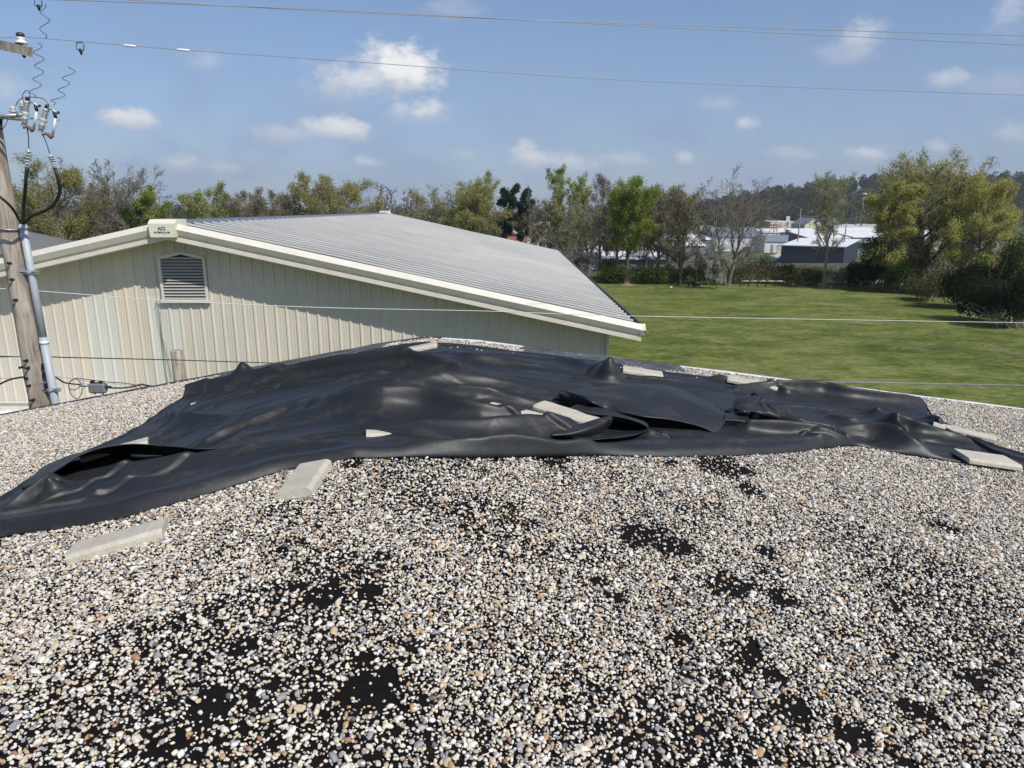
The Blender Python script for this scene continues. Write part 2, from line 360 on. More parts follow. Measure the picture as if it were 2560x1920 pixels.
# folds: crest polyline in the photo [(px, py, height)], width towards the camera, width away
FOLDS = [
    ([(423, 977, .15), (500, 955, .17), (586, 944, .17), (700, 922, .18), (850, 897, .19), (1011, 878, .19)], .15, .38, 0),
    ([(1011, 878, .19), (1060, 886, .18), (1110, 901, .15), (1166, 925, .10), (1215, 950, .04)], .14, .30, 0),
    ([(1120, 881, .03), (1185, 888, .085), (1260, 899, .07), (1330, 911, .06), (1400, 924, .03)], .13, .2, 0),
    ([(800, 987, .05), (900, 965, .09), (1000, 953, .11), (1080, 944, .15), (1135, 937, .17), (1200, 945, .15), (1290, 956, .12), (1420, 961, .10), (1500, 964, .04)], .34, .28, 0),
    ([(575, 1046, .03), (660, 1024, .05), (733, 1010, .07), (800, 1000, .12), (922, 977, .20), (1024, 965, .22), (1085, 972, .21), (1166, 1001, .19), (1260, 1022, .15), (1345, 1038, .08)], .26, .26, 0),
    ([(1085, 975, .08), (1166, 973, .12), (1230, 980, .12), (1300, 996, .10), (1375, 1013, .06)], .13, .18, 0),
    ([(515, 1096, .07), (570, 1069, .09), (651, 1036, .095), (690, 1023, .09), (726, 1014, .07)], .05, .08, 0),
    ([(400, 1046, .07), (440, 1038, .10), (500, 1041, .09), (560, 1043, .05)], .09, .30, 0),
    ([(560, 1120, .02), (640, 1066, .05), (760, 1030, .08), (860, 1015, .07)], .3, .2, 0),
    ([(160, 1196, .05), (226, 1179, .09), (407, 1152, .10), (554, 1128, .09), (700, 1107, .08), (775, 1104, .04)], .22, .09, 0),
    ([(131, 1186, .21), (133, 1188, .20)], .16, .14, 0),
    ([(131, 1186, .17), (80, 1222, .13), (10, 1275, .06), (-60, 1300, .05)], .12, .16, 0),
    ([(131, 1186, .15), (170, 1203, .10), (212, 1213, .05)], .12, .12, 0),
    ([(212, 1213, .04), (300, 1206, .06), (400, 1195, .07), (460, 1188, .05), (600, 1150, .04), (760, 1118, .06), (860, 1100, .04)], .16, .2, 0),
    ([(270, 1215, .05), (240, 1236, .05), (207, 1258, .04)], .05, .05, 0),
    ([(1000, 1072, .04), (1065, 1056, .11), (1182, 1052, .14), (1260, 1044, .17), (1330, 1038, .18), (1420, 1052, .13)], .34, .12, 0),
    ([(640, 1140, .05), (800, 1112, .06), (900, 1110, .05), (1000, 1100, .06)], .2, .3, 0),
    ([(1040, 1108, .08), (1130, 1100, .12), (1205, 1088, .17), (1300, 1080, .19), (1400, 1086, .19), (1470, 1100, .12)], .30, .14, 0),
    ([(1440, 945, .05), (1520, 955, .05), (1640, 958, .05), (1760, 966, .04)], .2, .25, 0),
    ([(1408, 897, .05), (1450, 903, .10), (1490, 925, .11), (1512, 950, .05)], .12, .20, 0),
    ([(1520, 892, .31), (1522, 898, .29), (1500, 908, .16), (1470, 906, .06)], .22, .3, 1),
    ([(1500, 915, .10), (1522, 900, .16), (1546, 932, .06)], .14, .1, 0),
    ([(610, 905, .32), (606, 912, .28), (590, 930, .12)], .22, .3, 1),
    ([(586, 930, .10), (612, 918, .14), (640, 926, .06)], .10, .12, 0),
    ([(1580, 944, .06), (1650, 946, .09), (1740, 955, .08), (1830, 966, .04)], .14, .18, 0),
    ([(1770, 944, .04), (1800, 937, .10), (1815, 942, .09), (1832, 950, .06)], .12, .12, 0),
    ([(1840, 966, .07), (1880, 960, .10), (1922, 956, .12), (1968, 954, .16), (2047, 953, .18), (2080, 962, .17), (2140, 973, .17), (2240, 986, .15), (2300, 996, .11)], .17, .16, 0),
    ([(1927, 944, .15), (1929, 945, .14)], .12, .1, 0),
    ([(1930, 960, .08), (1965, 970, .11), (1990, 982, .05)], .07, .09, 0),
    ([(1870, 1052, .15), (1934, 1055, .17), (2002, 1060, .17), (2069, 1076, .14), (2120, 1095, .10)], .11, .16, 0),
    ([(1898, 996, .25), (1925, 1018, .22), (1950, 1038, .17), (2002, 1052, .16), (2069, 1066, .14), (2118, 1086, .11)], .12, .12, 0),
    ([(1740, 1030, .03), (1780, 1022, .08), (1810, 1034, .06)], .15, .15, 0),
    ([(2060, 1033, .04), (2121, 1046, .08), (2173, 1053, .06), (2215, 1058, .03)], .09, .15, 0),
    ([(2085, 1075, .08), (2150, 1063, .14), (2205, 1062, .19), (2240, 1074, .19), (2286, 1103, .14), (2331, 1132, .06)], .26, .10, 0),
    ([(2150, 1022, .05), (2190, 1028, .10), (2226, 1040, .18), (2263, 1044, .18), (2295, 1058, .16), (2340, 1073, .12), (2376, 1083, .10), (2421, 1098, .08)], .10, .16, 0),
    ([(2226, 1041, .16), (2250, 1066, .12), (2275, 1090, .10), (2300, 1108, .07)], .09, .09, 0),
    ([(2310, 1034, .05), (2340, 1047, .10), (2350, 1050, .10)], .08, .1, 0),
    ([(2300, 1150, .02), (2350, 1140, .08), (2385, 1150, .04)], .1, .1, 0),
    ([(1250, 1105, .06), (1400, 1122, .07), (1600, 1108, .07), (1800, 1108, .07), (1990, 1100, .08), (2070, 1098, .09)], .16, .25, 0),
    ([(1600, 1085, .05), (1626, 1076, .10), (1655, 1090, .06)], .1, .12, 0),
    ([(1660, 1080, .03), (1740, 1084, .05), (1810, 1110, .03)], .12, .1, 0),
    ([(2010, 1085, .10), (2060, 1092, .12), (2075, 1112, .08)], .07, .08, 0),
    ([(850, 930, .02), (960, 922, .035), (1040, 930, .02)], .2, .25, 0),
    ([(560, 985, .02), (700, 965, .04), (800, 950, .03)], .22, .25, 0),
    ([(640, 1000, .02), (760, 975, .035), (880, 945, .03)], .08, .25, 0),
]
def to_plan(px, py, h):
    return onroof(px, py, h)
H3 = np.zeros_like(PX)
# smaller secondary folds running along the sheet
_r = np.random.RandomState(8)
for _i in range(16):
    x0 = _r.uniform(380, 2150); lo_ = np.interp(x0, [0, 830, 1500, 2200], [1230, 1090, 1085, 1075]); hi_ = np.interp(x0, [380, 586, 1085, 2300], [1010, 950, 880, 1000]); y0 = _r.uniform(hi_, lo_)
    sl_ = np.interp(x0, [300, 1000, 1400, 2300], [-.26, -.06, .08, .16]) + _r.normal(0, .10); L_ = _r.uniform(90, 330); hh_ = _r.uniform(.018, .05)
    FOLDS.append(([(x0 + L_ * q, y0 + sl_ * L_ * q + _r.normal(0, 3), hh_ * math.sin(math.pi * (.12 + .76 * q))) for q in (0, .25, .5, .75, 1)], _r.uniform(.05, .10), _r.uniform(.06, .16), 0))
for P_, wn, wf, _k in FOLDS:
    if _k == 0 and wn > .11: wn *= .66
    if _k == 0 and wf > .11: wf *= .66
    C_ = np.array([[*to_plan(a, b, h), h * (1.12 if len(P_) > 3 and h > .05 else 1)] for a, b, h in P_]); C_ = cat(C_, 100)
    if len(P_) > 3:
        _cp = np.pad(C_, ((9, 9), (0, 0)), mode='reflect', reflect_type='odd'); C_ = np.stack([np.convolve(_cp[:, j], np.hanning(21)[1:-1] / np.hanning(21).sum(), 'valid') for j in range(3)], 1)
    best = np.full(PX.shape, 1e9); bh = np.zeros_like(PX); sgn = np.zeros_like(PX)
    for i in range(len(C_) - 1):
        a, b = C_[i], C_[i + 1]; d = b[:2] - a[:2]; L2 = max((d ** 2).sum(), 1e-8)
        tt = np.clip(((PX - a[0]) * d[0] + (PY - a[1]) * d[1]) / L2, 0, 1)
        qx = a[0] + d[0] * tt; qy = a[1] + d[1] * tt; dd = (PX - qx) ** 2 + (PY - qy) ** 2
        m = dd < best; best = np.where(m, dd, best); bh = np.where(m, a[2] + (b[2] - a[2]) * tt, bh)
        sgn = np.where(m, PY - qy, sgn)
    D_ = np.sqrt(best); f = sstep(-.5, .5, sgn / (D_ + .02)); wdt = wn * (1 - f) + wf * f
    q = D_ / wdt; prof = np.exp(-1.45 * ((q * q + .012) ** .62 - .012 ** .62)) if _k == 0 else np.clip(1 - np.clip(q, 0, 1) ** 1.35, 0, 1) ** 1.6
    prof *= (1 - sstep(1.6, 3.0, q))
    H3 += (bh * prof) ** 3
# rolled near edge
ue = np.linspace(0, 1, NU); xe = near[:, 0]
RR = np.interp(xe, [-4.5, -3.4, -2.3, -1.5, -.5, .5, 1.2, 2.2, 3.0, 3.35, 3.7, 6], [.07, .10, .10, .075, .06, .055, .055, .06, .06, .03, .012, .01])[:, None]
rd = edge_d / (RR * 1.15)
roll = np.where(rd < 1, np.sqrt(np.clip(1 - (1 - rd) ** 2, 0, 1)), .55 + .45 * np.exp(-((rd - 1) / 1.6) ** 2) - .45 * sstep(2, 7, rd)) * RR
H3 += np.clip(roll, 0, 1) ** 3
# free far edges stand up a little
H3 += (.03 * np.exp(-far_d / .05)) ** 3
HT = np.cbrt(H3)
_p = np.pad(HT, 1, mode='edge'); HT = sum(_p[i:i + HT.shape[0], j:j + HT.shape[1]] * (1, 2, 1)[i] * (1, 2, 1)[j] for i in range(3) for j in range(3)) / 16.0
_e = np.clip(edge_d / (HT * 1.0 + .012), 0, 1); HT *= np.sqrt(1 - (1 - _e) ** 2)
UU = (np.linspace(0, 1, NU)[:, None] * 10.5 + np.zeros_like(PX)); VV = edge_d
def ridged(fu, fv, sk, seed, p_=2.5):
    n_q = value_noise(UU * fu + VV * sk + 20 + .5 * value_noise(UU * 1.3, VV * 1.7, seed + 7), VV * fv + UU * sk * .35 + 20 + .8 * value_noise(UU * 1.1 + 5, VV * 1.3, seed + 9), seed)
    return (1 - np.abs(2 * n_q - 1)) ** p_
crumple = ridged(.5, 1.7, .25, 41, 5) * .024 + ridged(.8, 2.8, -.5, 42, 6) * .016 + ridged(2.0, 4.5, 1.1, 43, 6) * .006 + ridged(2.6, 2.2, -1.6, 44, 8) * .008
_r = np.random.RandomState(31); pleat = np.zeros_like(PX); Lv = far_d + edge_d
for _i in range(40):
    u0 = _r.uniform(-.5, 9.0); L_ = _r.uniform(1.0, 3.6); fu_ = np.clip((UU - u0) / L_, 0, 1); win = np.sin(np.pi * fu_) ** .7
    vv = _r.uniform(.08, .92) + (fu_ - .5) * _r.normal(0, .16) + .02 * np.sin(UU * _r.uniform(1.5, 3.5) + _r.uniform(0, 6))
    dd = (edge_d / Lv - vv) * Lv; hh_ = _r.uniform(.014, .046); wfar = _r.uniform(.10, .30); wnr = _r.uniform(.02, .05)
    pl_ = np.where(dd > 0, np.exp(-(dd / wfar) ** 1.2), np.clip(1 + dd / wnr, 0, 1) ** 2 * (3 - 2 * np.clip(1 + dd / wnr, 0, 1)))
    pleat = np.maximum(pleat, pl_ * win * hh_)
wr = pleat + crumple * .5 - .006 + (value_noise(PX * 2.3 + 9, PY * 4.2, 1) - .5) * .012 + (value_noise(PX * 5 + PY * 2.4, PY * 9, 2) - .5) * .006 + (value_noise(PX * 3.1 + 40, PY * 11 + PX * 2, 5) - .5) * .006 + (value_noise(PX * 14, PY * 22, 3) - .5) * .0015
att = np.clip(edge_d / .12, 0, 1)
HT = np.maximum(HT + wr * att, 0.004) + .012
ZZ = roofz(PX) + HT
# crests lean towards the camera a little
LEAN = .25 * HT * sstep(.05, .2, HT)
Vt = np.stack([PX, PY - LEAN, ZZ], -1)
I = np.arange(NU * NV).reshape(NU, NV)
Qt = np.stack([I[:-1, :-1], I[1:, :-1], I[1:, 1:], I[:-1, 1:]], -1).reshape(-1, 4)
def rubberfn(t, b):
    g = t.add('ShaderNodeNewGeometry').outputs['Position']
    dust = t.noise(t.mapping(g, (.8, 2.4, 1), (0, 0, .25)), 1.7, 7, .68, 1.2)
    fine = t.noise(g, 14, 6, .75); scr = t.noise(t.mapping(g, (1.5, 14, 1), (0, 0, .3)), 3.0, 6, .7, .5)
    d = t.math('MULTIPLY', t.smooth(dust, .48, .74), t.smooth(fine, .3, .65))
    d = t.math('ADD', t.math('MULTIPLY', d, .7), t.math('MULTIPLY', t.smooth(scr, .58, .72), .3))
    base = t.ramp(t.noise(g, .9, 4, .6), [(.3, (.0165, .0175, .0190)), (.7, (.0240, .0252, .0268))])
    c = t.mix(d, base, (.080, .077, .066))
    spot = t.add('ShaderNodeTexVoronoi', i={'Scale': 5.0}); t.l.new(g, spot.inputs['Vector'])
    s1 = t.math('MULTIPLY', t.smooth(spot.outputs['Distance'], .028, .012), t.smooth(dust, .5, .62))
    c = t.mix(t.math('MULTIPLY', s1, .8), c, (.45, .43, .38))
    t.l.new(c, b.inputs['Base Color'])
    t.l.new(t.math('ADD', t.math('MULTIPLY', d, .28), t.math('MULTIPLY_ADD', fine, .12, .41)), b.inputs['Roughness'])
    bump(t, b, t.math('ADD', t.math('MULTIPLY', t.noise(t.mapping(g, (1, 1.8, 1)), 7, 4, .55), .5), t.math('MULTIPLY', fine, .12)), .35, .02)
rubber = mat('black_rubber', rough=.4, spec=.42, fn=rubberfn)
tarp = thing('rubber_membrane', 'large wrinkled black rubber sheet with rolled and folded edges, weighed down across the pebble roof', 'tarp', (0, 0, 0))
tmesh = link('main_sheet', npmesh('main_sheet', Vt.reshape(-1, 3), Qt, True), rubber, tarp)
so_ = tmesh.modifiers.new('thick', 'SOLIDIFY'); so_.thickness = .004; so_.offset = 1
# ---- loose flaps: lofted between curves given as (px, py, height above the roof)
def P3(px, py, h):
    a = onroof(px, py, h); return np.array([a[0], a[1], float(roofz(a[0])) + h])
def loft(name, curves, nu=90, nv=26, parent=None, m=None, amp=.004, shift=None):
    rows = []
    for c in curves: rows.append(cat(np.array([P3(*p) for p in c]), nu))
    A = np.array(rows)                       # (ncurves, nu, 3)
    if shift is not None:
        for i, s_ in enumerate(shift): A[i] += np.array(s_)
    G = np.array([cat(A[:, j], nv) for j in range(nu)])   # (nu, nv, 3)
    G[..., 2] += (value_noise(G[..., 0] * 5 + 3, G[..., 1] * 6, 11) - .5) * amp * 2
    I = np.arange(nu * nv).reshape(nu, nv)
    Qq = np.stack([I[:-1, :-1], I[1:, :-1], I[1:, 1:], I[:-1, 1:]], -1).reshape(-1, 4)
    o = link(name, npmesh(name, G.reshape(-1, 3), Qq, True), m or rubber, parent or tarp)
    s = o.modifiers.new('thick', 'SOLIDIFY'); s.thickness = .005; s.offset = 0
    return o
# left flap standing up over a dark hollow
loft('flap', [[(58, 1224, .02), (104, 1178, .04), (140, 1158, .04), (205, 1142, .04), (300, 1135, .04), (400, 1138, .04), (480, 1138, .04), (552, 1126, .06)],
              [(54, 1218, .06), (102, 1172, .10), (140, 1152, .13), (205, 1131, .17), (300, 1114, .18), (400, 1116, .15), (480, 1124, .11), (552, 1122, .08)],
              [(60, 1221, .05), (118, 1190, .13), (160, 1164, .19), (205, 1138, .25), (262, 1118, .27), (346, 1111, .25), (430, 1116, .19), (500, 1123, .12), (552, 1121, .08)]])
# the big folded-over dome right of centre, open at its left end
loft('flap', [[(1415, 978, .02), (1450, 972, .06), (1520, 966, .10), (1600, 961, .12), (1680, 966, .12), (1760, 1000, .10), (1816, 1030, .06)],
              [(1400, 980, .14), (1450, 974, .20), (1520, 968, .245), (1590, 963, .26), (1660, 971, .25), (1740, 1008, .20), (1816, 1038, .12)],
              [(1402, 977, .21), (1460, 990, .22), (1530, 994, .21), (1600, 1000, .20), (1670, 1014, .19), (1740, 1034, .15), (1814, 1055, .10)],
              [(1404, 976, .20), (1440, 984, .22), (1480, 1006, .19), (1518, 1023, .13), (1600, 1040, .15), (1690, 1052, .13), (1745, 1066, .08), (1792, 1085, .02)]], nu=120, nv=34)
# curled tube end under it
loft('flap', [[(1402, 977, .21), (1440, 985, .22), (1480, 1006, .19)], [(1399, 984, .19), (1420, 1000, .14), (1450, 1020, .08)],
              [(1404, 1000, .10), (1420, 1016, .06), (1442, 1030, .04)], [(1420, 1022, .06), (1432, 1026, .06), (1462, 1032, .06)]], nu=30, nv=20)
loft('flap', [[(1420, 1021, .10), (1470, 1000, .14), (1520, 1012, .13), (1560, 1030, .11)], [(1420, 1022, .13), (1470, 1030, .13), (1520, 1040, .13), (1575, 1048, .12), (1606, 1062, .12)]], nu=60, nv=10)
# pocket: upper lip, dark inside, pale lower lip
loft('flap', [[(1418, 1020, .14), (1470, 1034, .16), (1530, 1040, .19), (1580, 1050, .19), (1612, 1064, .15), (1618, 1072, .12)],
              [(1440, 1016, .13), (1500, 1030, .14), (1560, 1040, .15), (1610, 1055, .13), (1622, 1070, .10)],
              [(1440, 1030, .05), (1500, 1046, .05), (1560, 1056, .05), (1612, 1066, .06), (1622, 1072, .08)],
              [(1400, 1060, .04), (1470, 1080, .04), (1540, 1082, .06), (1600, 1078, .09), (1620, 1072, .11)],
              [(1380, 1086, .10), (1466, 1097, .12), (1522, 1097, .13), (1580, 1090, .13), (1612, 1078, .12)]], nu=90, nv=30)
# diagonal fold crossing the pocket
loft('flap', [[(1376, 1088, .13), (1420, 1073, .17), (1465, 1056, .21), (1505, 1044, .24), (1526, 1040, .25)],
              [(1382, 1090, .12), (1430, 1084, .15), (1480, 1070, .19), (1520, 1052, .22), (1532, 1048, .22)],
              [(1390, 1090, .10), (1440, 1094, .10), (1480, 1090, .10), (1515, 1072, .12), (1526, 1062, .14)]], nu=50, nv=16)
# tent fold and its two tube ends on the right
loft('flap', [[(1862, 997, .14), (1880, 992, .17), (1898, 996, .18), (1930, 1020, .14), (1965, 1042, .10)],
              [(1846, 992, .24), (1868, 990, .27), (1897, 996, .28), (1926, 1022, .22), (1968, 1044, .16)],
              [(1838, 1000, .23), (1862, 1004, .25), (1892, 1010, .24), (1922, 1034, .19), (1970, 1050, .14)],
              [(1833, 1022, .17), (1858, 1030, .19), (1890, 1030, .19), (1925, 1044, .15), (1974, 1054, .12)]], nu=60, nv=24)
loft('flap', [[(1854, 1000, .22), (1852, 1012, .19), (1850, 1028, .14)], [(1838, 998, .23), (1834, 1012, .2), (1836, 1030, .15)], [(1846, 994, .2), (1842, 1010, .15), (1846, 1029, .10)]], nu=20, nv=16)
loft('flap', [[(1875, 990, .24), (1882, 983, .29), (1889, 983, .29), (1894, 992, .24)], [(1878, 992, .20), (1884, 986, .24), (1890, 986, .24), (1896, 994, .20)]], nu=24, nv=6)
loft('flap', [[(1930, 1018, .14), (1950, 1014, .16), (1974, 1012, .17)], [(1928, 1024, .20), (1950, 1018, .21), (1976, 1016, .21)],
              [(1936, 1040, .13), (1958, 1044, .12), (1982, 1044, .11)], [(1940, 1050, .04), (1960, 1050, .03), (1984, 1048, .02)]], nu=30, nv=20)
loft('flap', [[(1812, 1034, .14), (1840, 1032, .14), (1868, 1033, .13)], [(1811, 1044, .13), (1842, 1043, .13), (1872, 1046, .12)], [(1810, 1052, .11), (1842, 1053, .11), (1876, 1056, .11)]], nu=24, nv=10)
# rolled end at the lower left corner of the picture
MB().tube([(-3.95, 4.08, float(roofz(-3.95)) + .05), (-3.55, 4.12, float(roofz(-3.55)) + .055), (-3.30, 4.19, float(roofz(-3.3)) + .05)], [.05, .055, .05], 20, caps=False).build('rolled_end', rubber, tarp)
# stencilled marks
tmk = mat('chalk_mark', (.16, .19, .22), .8)
def chalk(px, py, body, size, rz):
    x, y = onroof(px, py, .07); k = np.argmin((Vt[..., 0] - x) ** 2 + (Vt[..., 1] - y) ** 2); q = Vt.reshape(-1, 3)[k]
    c = bpy.data.curves.new('chalk', 'FONT'); c.body = body; c.size = size; c.align_x = 'CENTER'; c.align_y = 'CENTER'; c.offset = -.002
    o = bpy.data.objects.new('tmp', c); COL.objects.link(o); bpy.context.view_layer.update()
    me = bpy.data.meshes.new_from_object(o.evaluated_get(bpy.context.evaluated_depsgraph_get())); bpy.data.objects.remove(o)
    n = link('chalk_mark', me, tmk, tarp); n.location = (q[0], q[1], q[2] + .012); n.rotation_euler = (R(12), R(7), rz)
chalk(1661, 1078, '98', .11, R(20))

# ------------------------------------------------------------------ concrete blocks holding the sheet
concf = weathered((.50, .47, .41), .16, 9, rough=.9, bs=.5)
def concfn(t, b):
    g = t.add('ShaderNodeTexCoord').outputs['Object']
    n = t.noise(g, 9, 7, .75); n2 = t.noise(g, 90, 3, .7)
    f = t.math('ADD', t.math('MULTIPLY', n, .6), t.math('MULTIPLY', n2, .4))
    t.l.new(t.ramp(f, [(.30, (.28, .25, .19)), (.44, (.50, .455, .37)), (.72, (.66, .61, .50))]), b.inputs['Base Color'])
    bump(t, b, t.math('ADD', n2, n), .55, .006)
conc = mat('pale_concrete', rough=.92, spec=.25, fn=concfn)
def block(px, py, h, L, Wd, T, yaw, label, pitch=0.0, roll=0.0, seed=0):
    """px, py: centre of the block's top face in the photo, h its height above the roof"""
    x, y = onroof(px, py, h); z = float(roofz(x)) + h
    rnd = random.Random(seed)
    slope = math.atan(SL if x < RX else -SR)
    M = Matrix.Rotation(slope * -1, 3, 'Y') @ Matrix.Rotation(R(roll), 3, 'Y') @ Matrix.Rotation(R(pitch), 3, 'X') @ Matrix.Rotation(R(yaw), 3, 'Z')
    mb = MB(); b = .012; tp = .022
    prof = [(-Wd / 2, 0), (-Wd / 2 + .001, T - tp), (-Wd / 2 + tp, T - .004), (-Wd / 2 + tp + .01, T), (Wd / 2 - tp - .01, T), (Wd / 2 - tp, T - .004), (Wd / 2 - .001, T - tp), (Wd / 2, 0)]
    rows = []; n = 22
    for i in range(n + 1):
        s_ = -L / 2 + L * i / n; k = 1.0
        e = min(i, n - i); k = (.965 if e == 0 else 1.0)
        rows.append([(s_ + rnd.uniform(-.0012, .0012), a * k + rnd.uniform(-.0014, .0014), max(0, c * (k if c > .01 else 1) + rnd.uniform(-.0012, .0012))) for a, c in prof])
    mb.quadstrip(rows, close=True, caps=True, smooth=False)
    o = mb.build('concrete_block', conc); o.location = (x, y, z - T * .92); o.rotation_euler = M.to_euler()
    o['label'] = label; o['category'] = 'block'; o['group'] = 'concrete blocks weighing down the black sheet'
    return o
block(298, 1340, 0.058, .52, .235, 0.058, 18, 'long concrete block lying alone on the pebbles below the left of the sheet', seed=1)
block(762, 1188, 0.060, .54, .25, 0.060, 91, 'pale concrete block pointing away, touching the front edge of the black sheet', seed=2)
block(290, 1119, 0.073, .55, .22, 0.055, 24, 'concrete block half hidden behind the raised left flap', seed=3)
block(-22, 1322, 0.063, .5, .22, 0.055, 30, 'corner of a concrete block at the left edge, beside the rolled sheet end', seed=4)
block(481, 1008, 0.038, .14, .13, 0.039, 20, 'small visible corner of a concrete block sunk between the left folds', seed=5)
block(1036, 868, 0.138, .56, .21, 0.047, 4, 'concrete block on the black sheet just under the roof ridge', seed=6)
block(1418, 1028, 0.148, .60, .24, 0.047, -33, 'concrete block wedged into the open pocket in the middle of the sheet', pitch=2, seed=7)
block(1290, 1022, 0.150, .50, .13, 0.039, -22, 'thin sliver of concrete block mostly covered by a fold, left of the pocket', seed=8)
block(946, 1080, 0.053, .20, .14, 0.039, 12, 'tiny exposed end of a concrete block under the front folds', seed=9)
block(1606, 926, 0.073, .50, .30, 0.047, -8, 'concrete block beside the pointed peak at the back of the sheet', seed=10)
block(1880, 953, 0.088, .62, .30, 0.047, -18, 'concrete block at the far edge of the sheet, between two raised folds', seed=11)
block(2410, 1075, 0.073, .62, .2, 0.055, -32, 'long narrow concrete block on the pebbles at the right end of the sheet', seed=12)
block(2466, 1142, 0.088, .50, .34, 0.051, -4, 'wide flat concrete block on the pointed right tail of the sheet', seed=13)

# ------------------------------------------------------------------ pebbles
rs = np.random.RandomState(4)
cell = .0139
gx = np.arange(-8.1, 9.8, cell); gy = np.arange(1.2, YE - .02, cell)
GX, GY = np.meshgrid(gx, gy); GX = GX.ravel(); GY = GY.ravel()
keep = np.abs(GX) < GY * .78 + 1.3; GX = GX[keep]; GY = GY[keep]
GX = GX + rs.uniform(-.5, .5, len(GX)) * cell; GY = GY + rs.uniform(-.5, .5, len(GY)) * cell
BLOB = [(399, 1417, 24), (810, 1492, 52), (740, 1470, 20), (613, 1620, 36), (520, 1759, 56), (405, 1874, 60), (949, 1724, 95), (900, 1650, 40), (1041, 1620, 42), (1585, 1342, 70), (1690, 1377, 55),
        (1539, 1493, 52), (1500, 1460, 30), (1805, 1469, 75), (1690, 1450, 30), (1990, 1782, 58), (1930, 1690, 46), (2140, 1840, 75), (1874, 1643, 60), (2383, 1330, 40), (1960, 1500, 40), (1388, 1157, 70), (1240, 1152, 40),
        (1805, 1165, 85), (1660, 1160, 60), (880, 1160, 36), (1520, 1158, 60), (1874, 1226, 40), (1273, 1700, 44), (2300, 1780, 60), (1200, 1830, 60), (1700, 1600, 35), (2440, 1710, 50), (930, 1480, 30), (1210, 1620, 36), (2250, 1890, 60), (700, 1380, 20), (1920, 1380, 40)]
mask = np.zeros(len(GX))
for px, py, r_ in BLOB:
    a = onroof(px, py); b1 = onroof(px + r_, py); rr = abs(b1[0] - a[0])
    rr *= .86; mask = np.maximum(mask, np.exp(-(((GX - a[0]) / rr) ** 2 + ((GY - a[1]) / (rr * 1.15)) ** 2) * .8))
nA = value_noise(GX * 2.2 + 5, GY * 2.2, 21) * .5 + value_noise(GX * 6, GY * 6, 22) * .3 + value_noise(GX * 15, GY * 15, 23) * .2
nB = value_noise(GX * .8 + 11, GY * .8 + 3, 24); nC = value_noise(GX * 3.3 + 1, GY * 3.3 + 3, 25)
dens = .86 - sstep(.27, .92, mask * (.10 + 1.75 * nA * (.6 + .8 * nC))) * .86
mid_zone = np.exp(-((GX - .4) / 2.6) ** 2 - ((GY - 3.6) / 2.2) ** 2)
dens -= sstep(.44, .72, nA * .8 + nB * .25) * .50 * (.35 + .65 * mid_zone)
dens = np.clip(dens, .13, 1)
# nothing under the sheet except at its edges, nothing on the bare felt
NE = knots(NEAR, 300, mid); FE = knots(FARE, 300, mid)
ring = np.vstack([NE, FE[::-1]])
def inside(px_, py_, poly):
    c = np.zeros(len(px_), bool); n = len(poly)
    for i in range(n):
        x1, y1 = poly[i]; x2, y2 = poly[(i + 1) % n]
        if y1 == y2: continue
        m = ((y1 > py_) != (y2 > py_)) & (px_ < (x2 - x1) * (py_ - y1) / (y2 - y1) + x1); c ^= m
    return c
NE2 = NE + np.array([0, .09]); FE2 = FE + np.array([0, -.10]); cen = (NE.mean(0) + FE.mean(0)) / 2
FE2 = FE2 + (cen - FE2) / np.linalg.norm(cen - FE2, axis=1)[:, None] * .10
ins = inside(GX, GY, np.vstack([NE2, FE2[::-1]]))
k_ = (rs.rand(len(GX)) < dens) & ~ins
for (a, b, y0) in BARE:
    k_ &= ~((GX > a + .05 * np.sin(GY * 30)) & (GX < b) & (GY > y0 + .05 * np.sin(GX * 9)) & (rs.rand(len(GX)) < .985))
k_ &= ~((GY > YE - .09))
k_ &= ~((GX > RX) & (GX < .3) & (GY > 9.72))
GX = GX[k_]; GY = GY[k_]; n = len(GX)
size = .0053 * np.exp(rs.normal(0, .38, n)); size = np.clip(size, .0026, .0165)
near_tail = rs.rand(n) < .02; size[near_tail] *= 1.3
GZ = roofz(GX) + size * .35 + rs.rand(n) ** 2 * .013
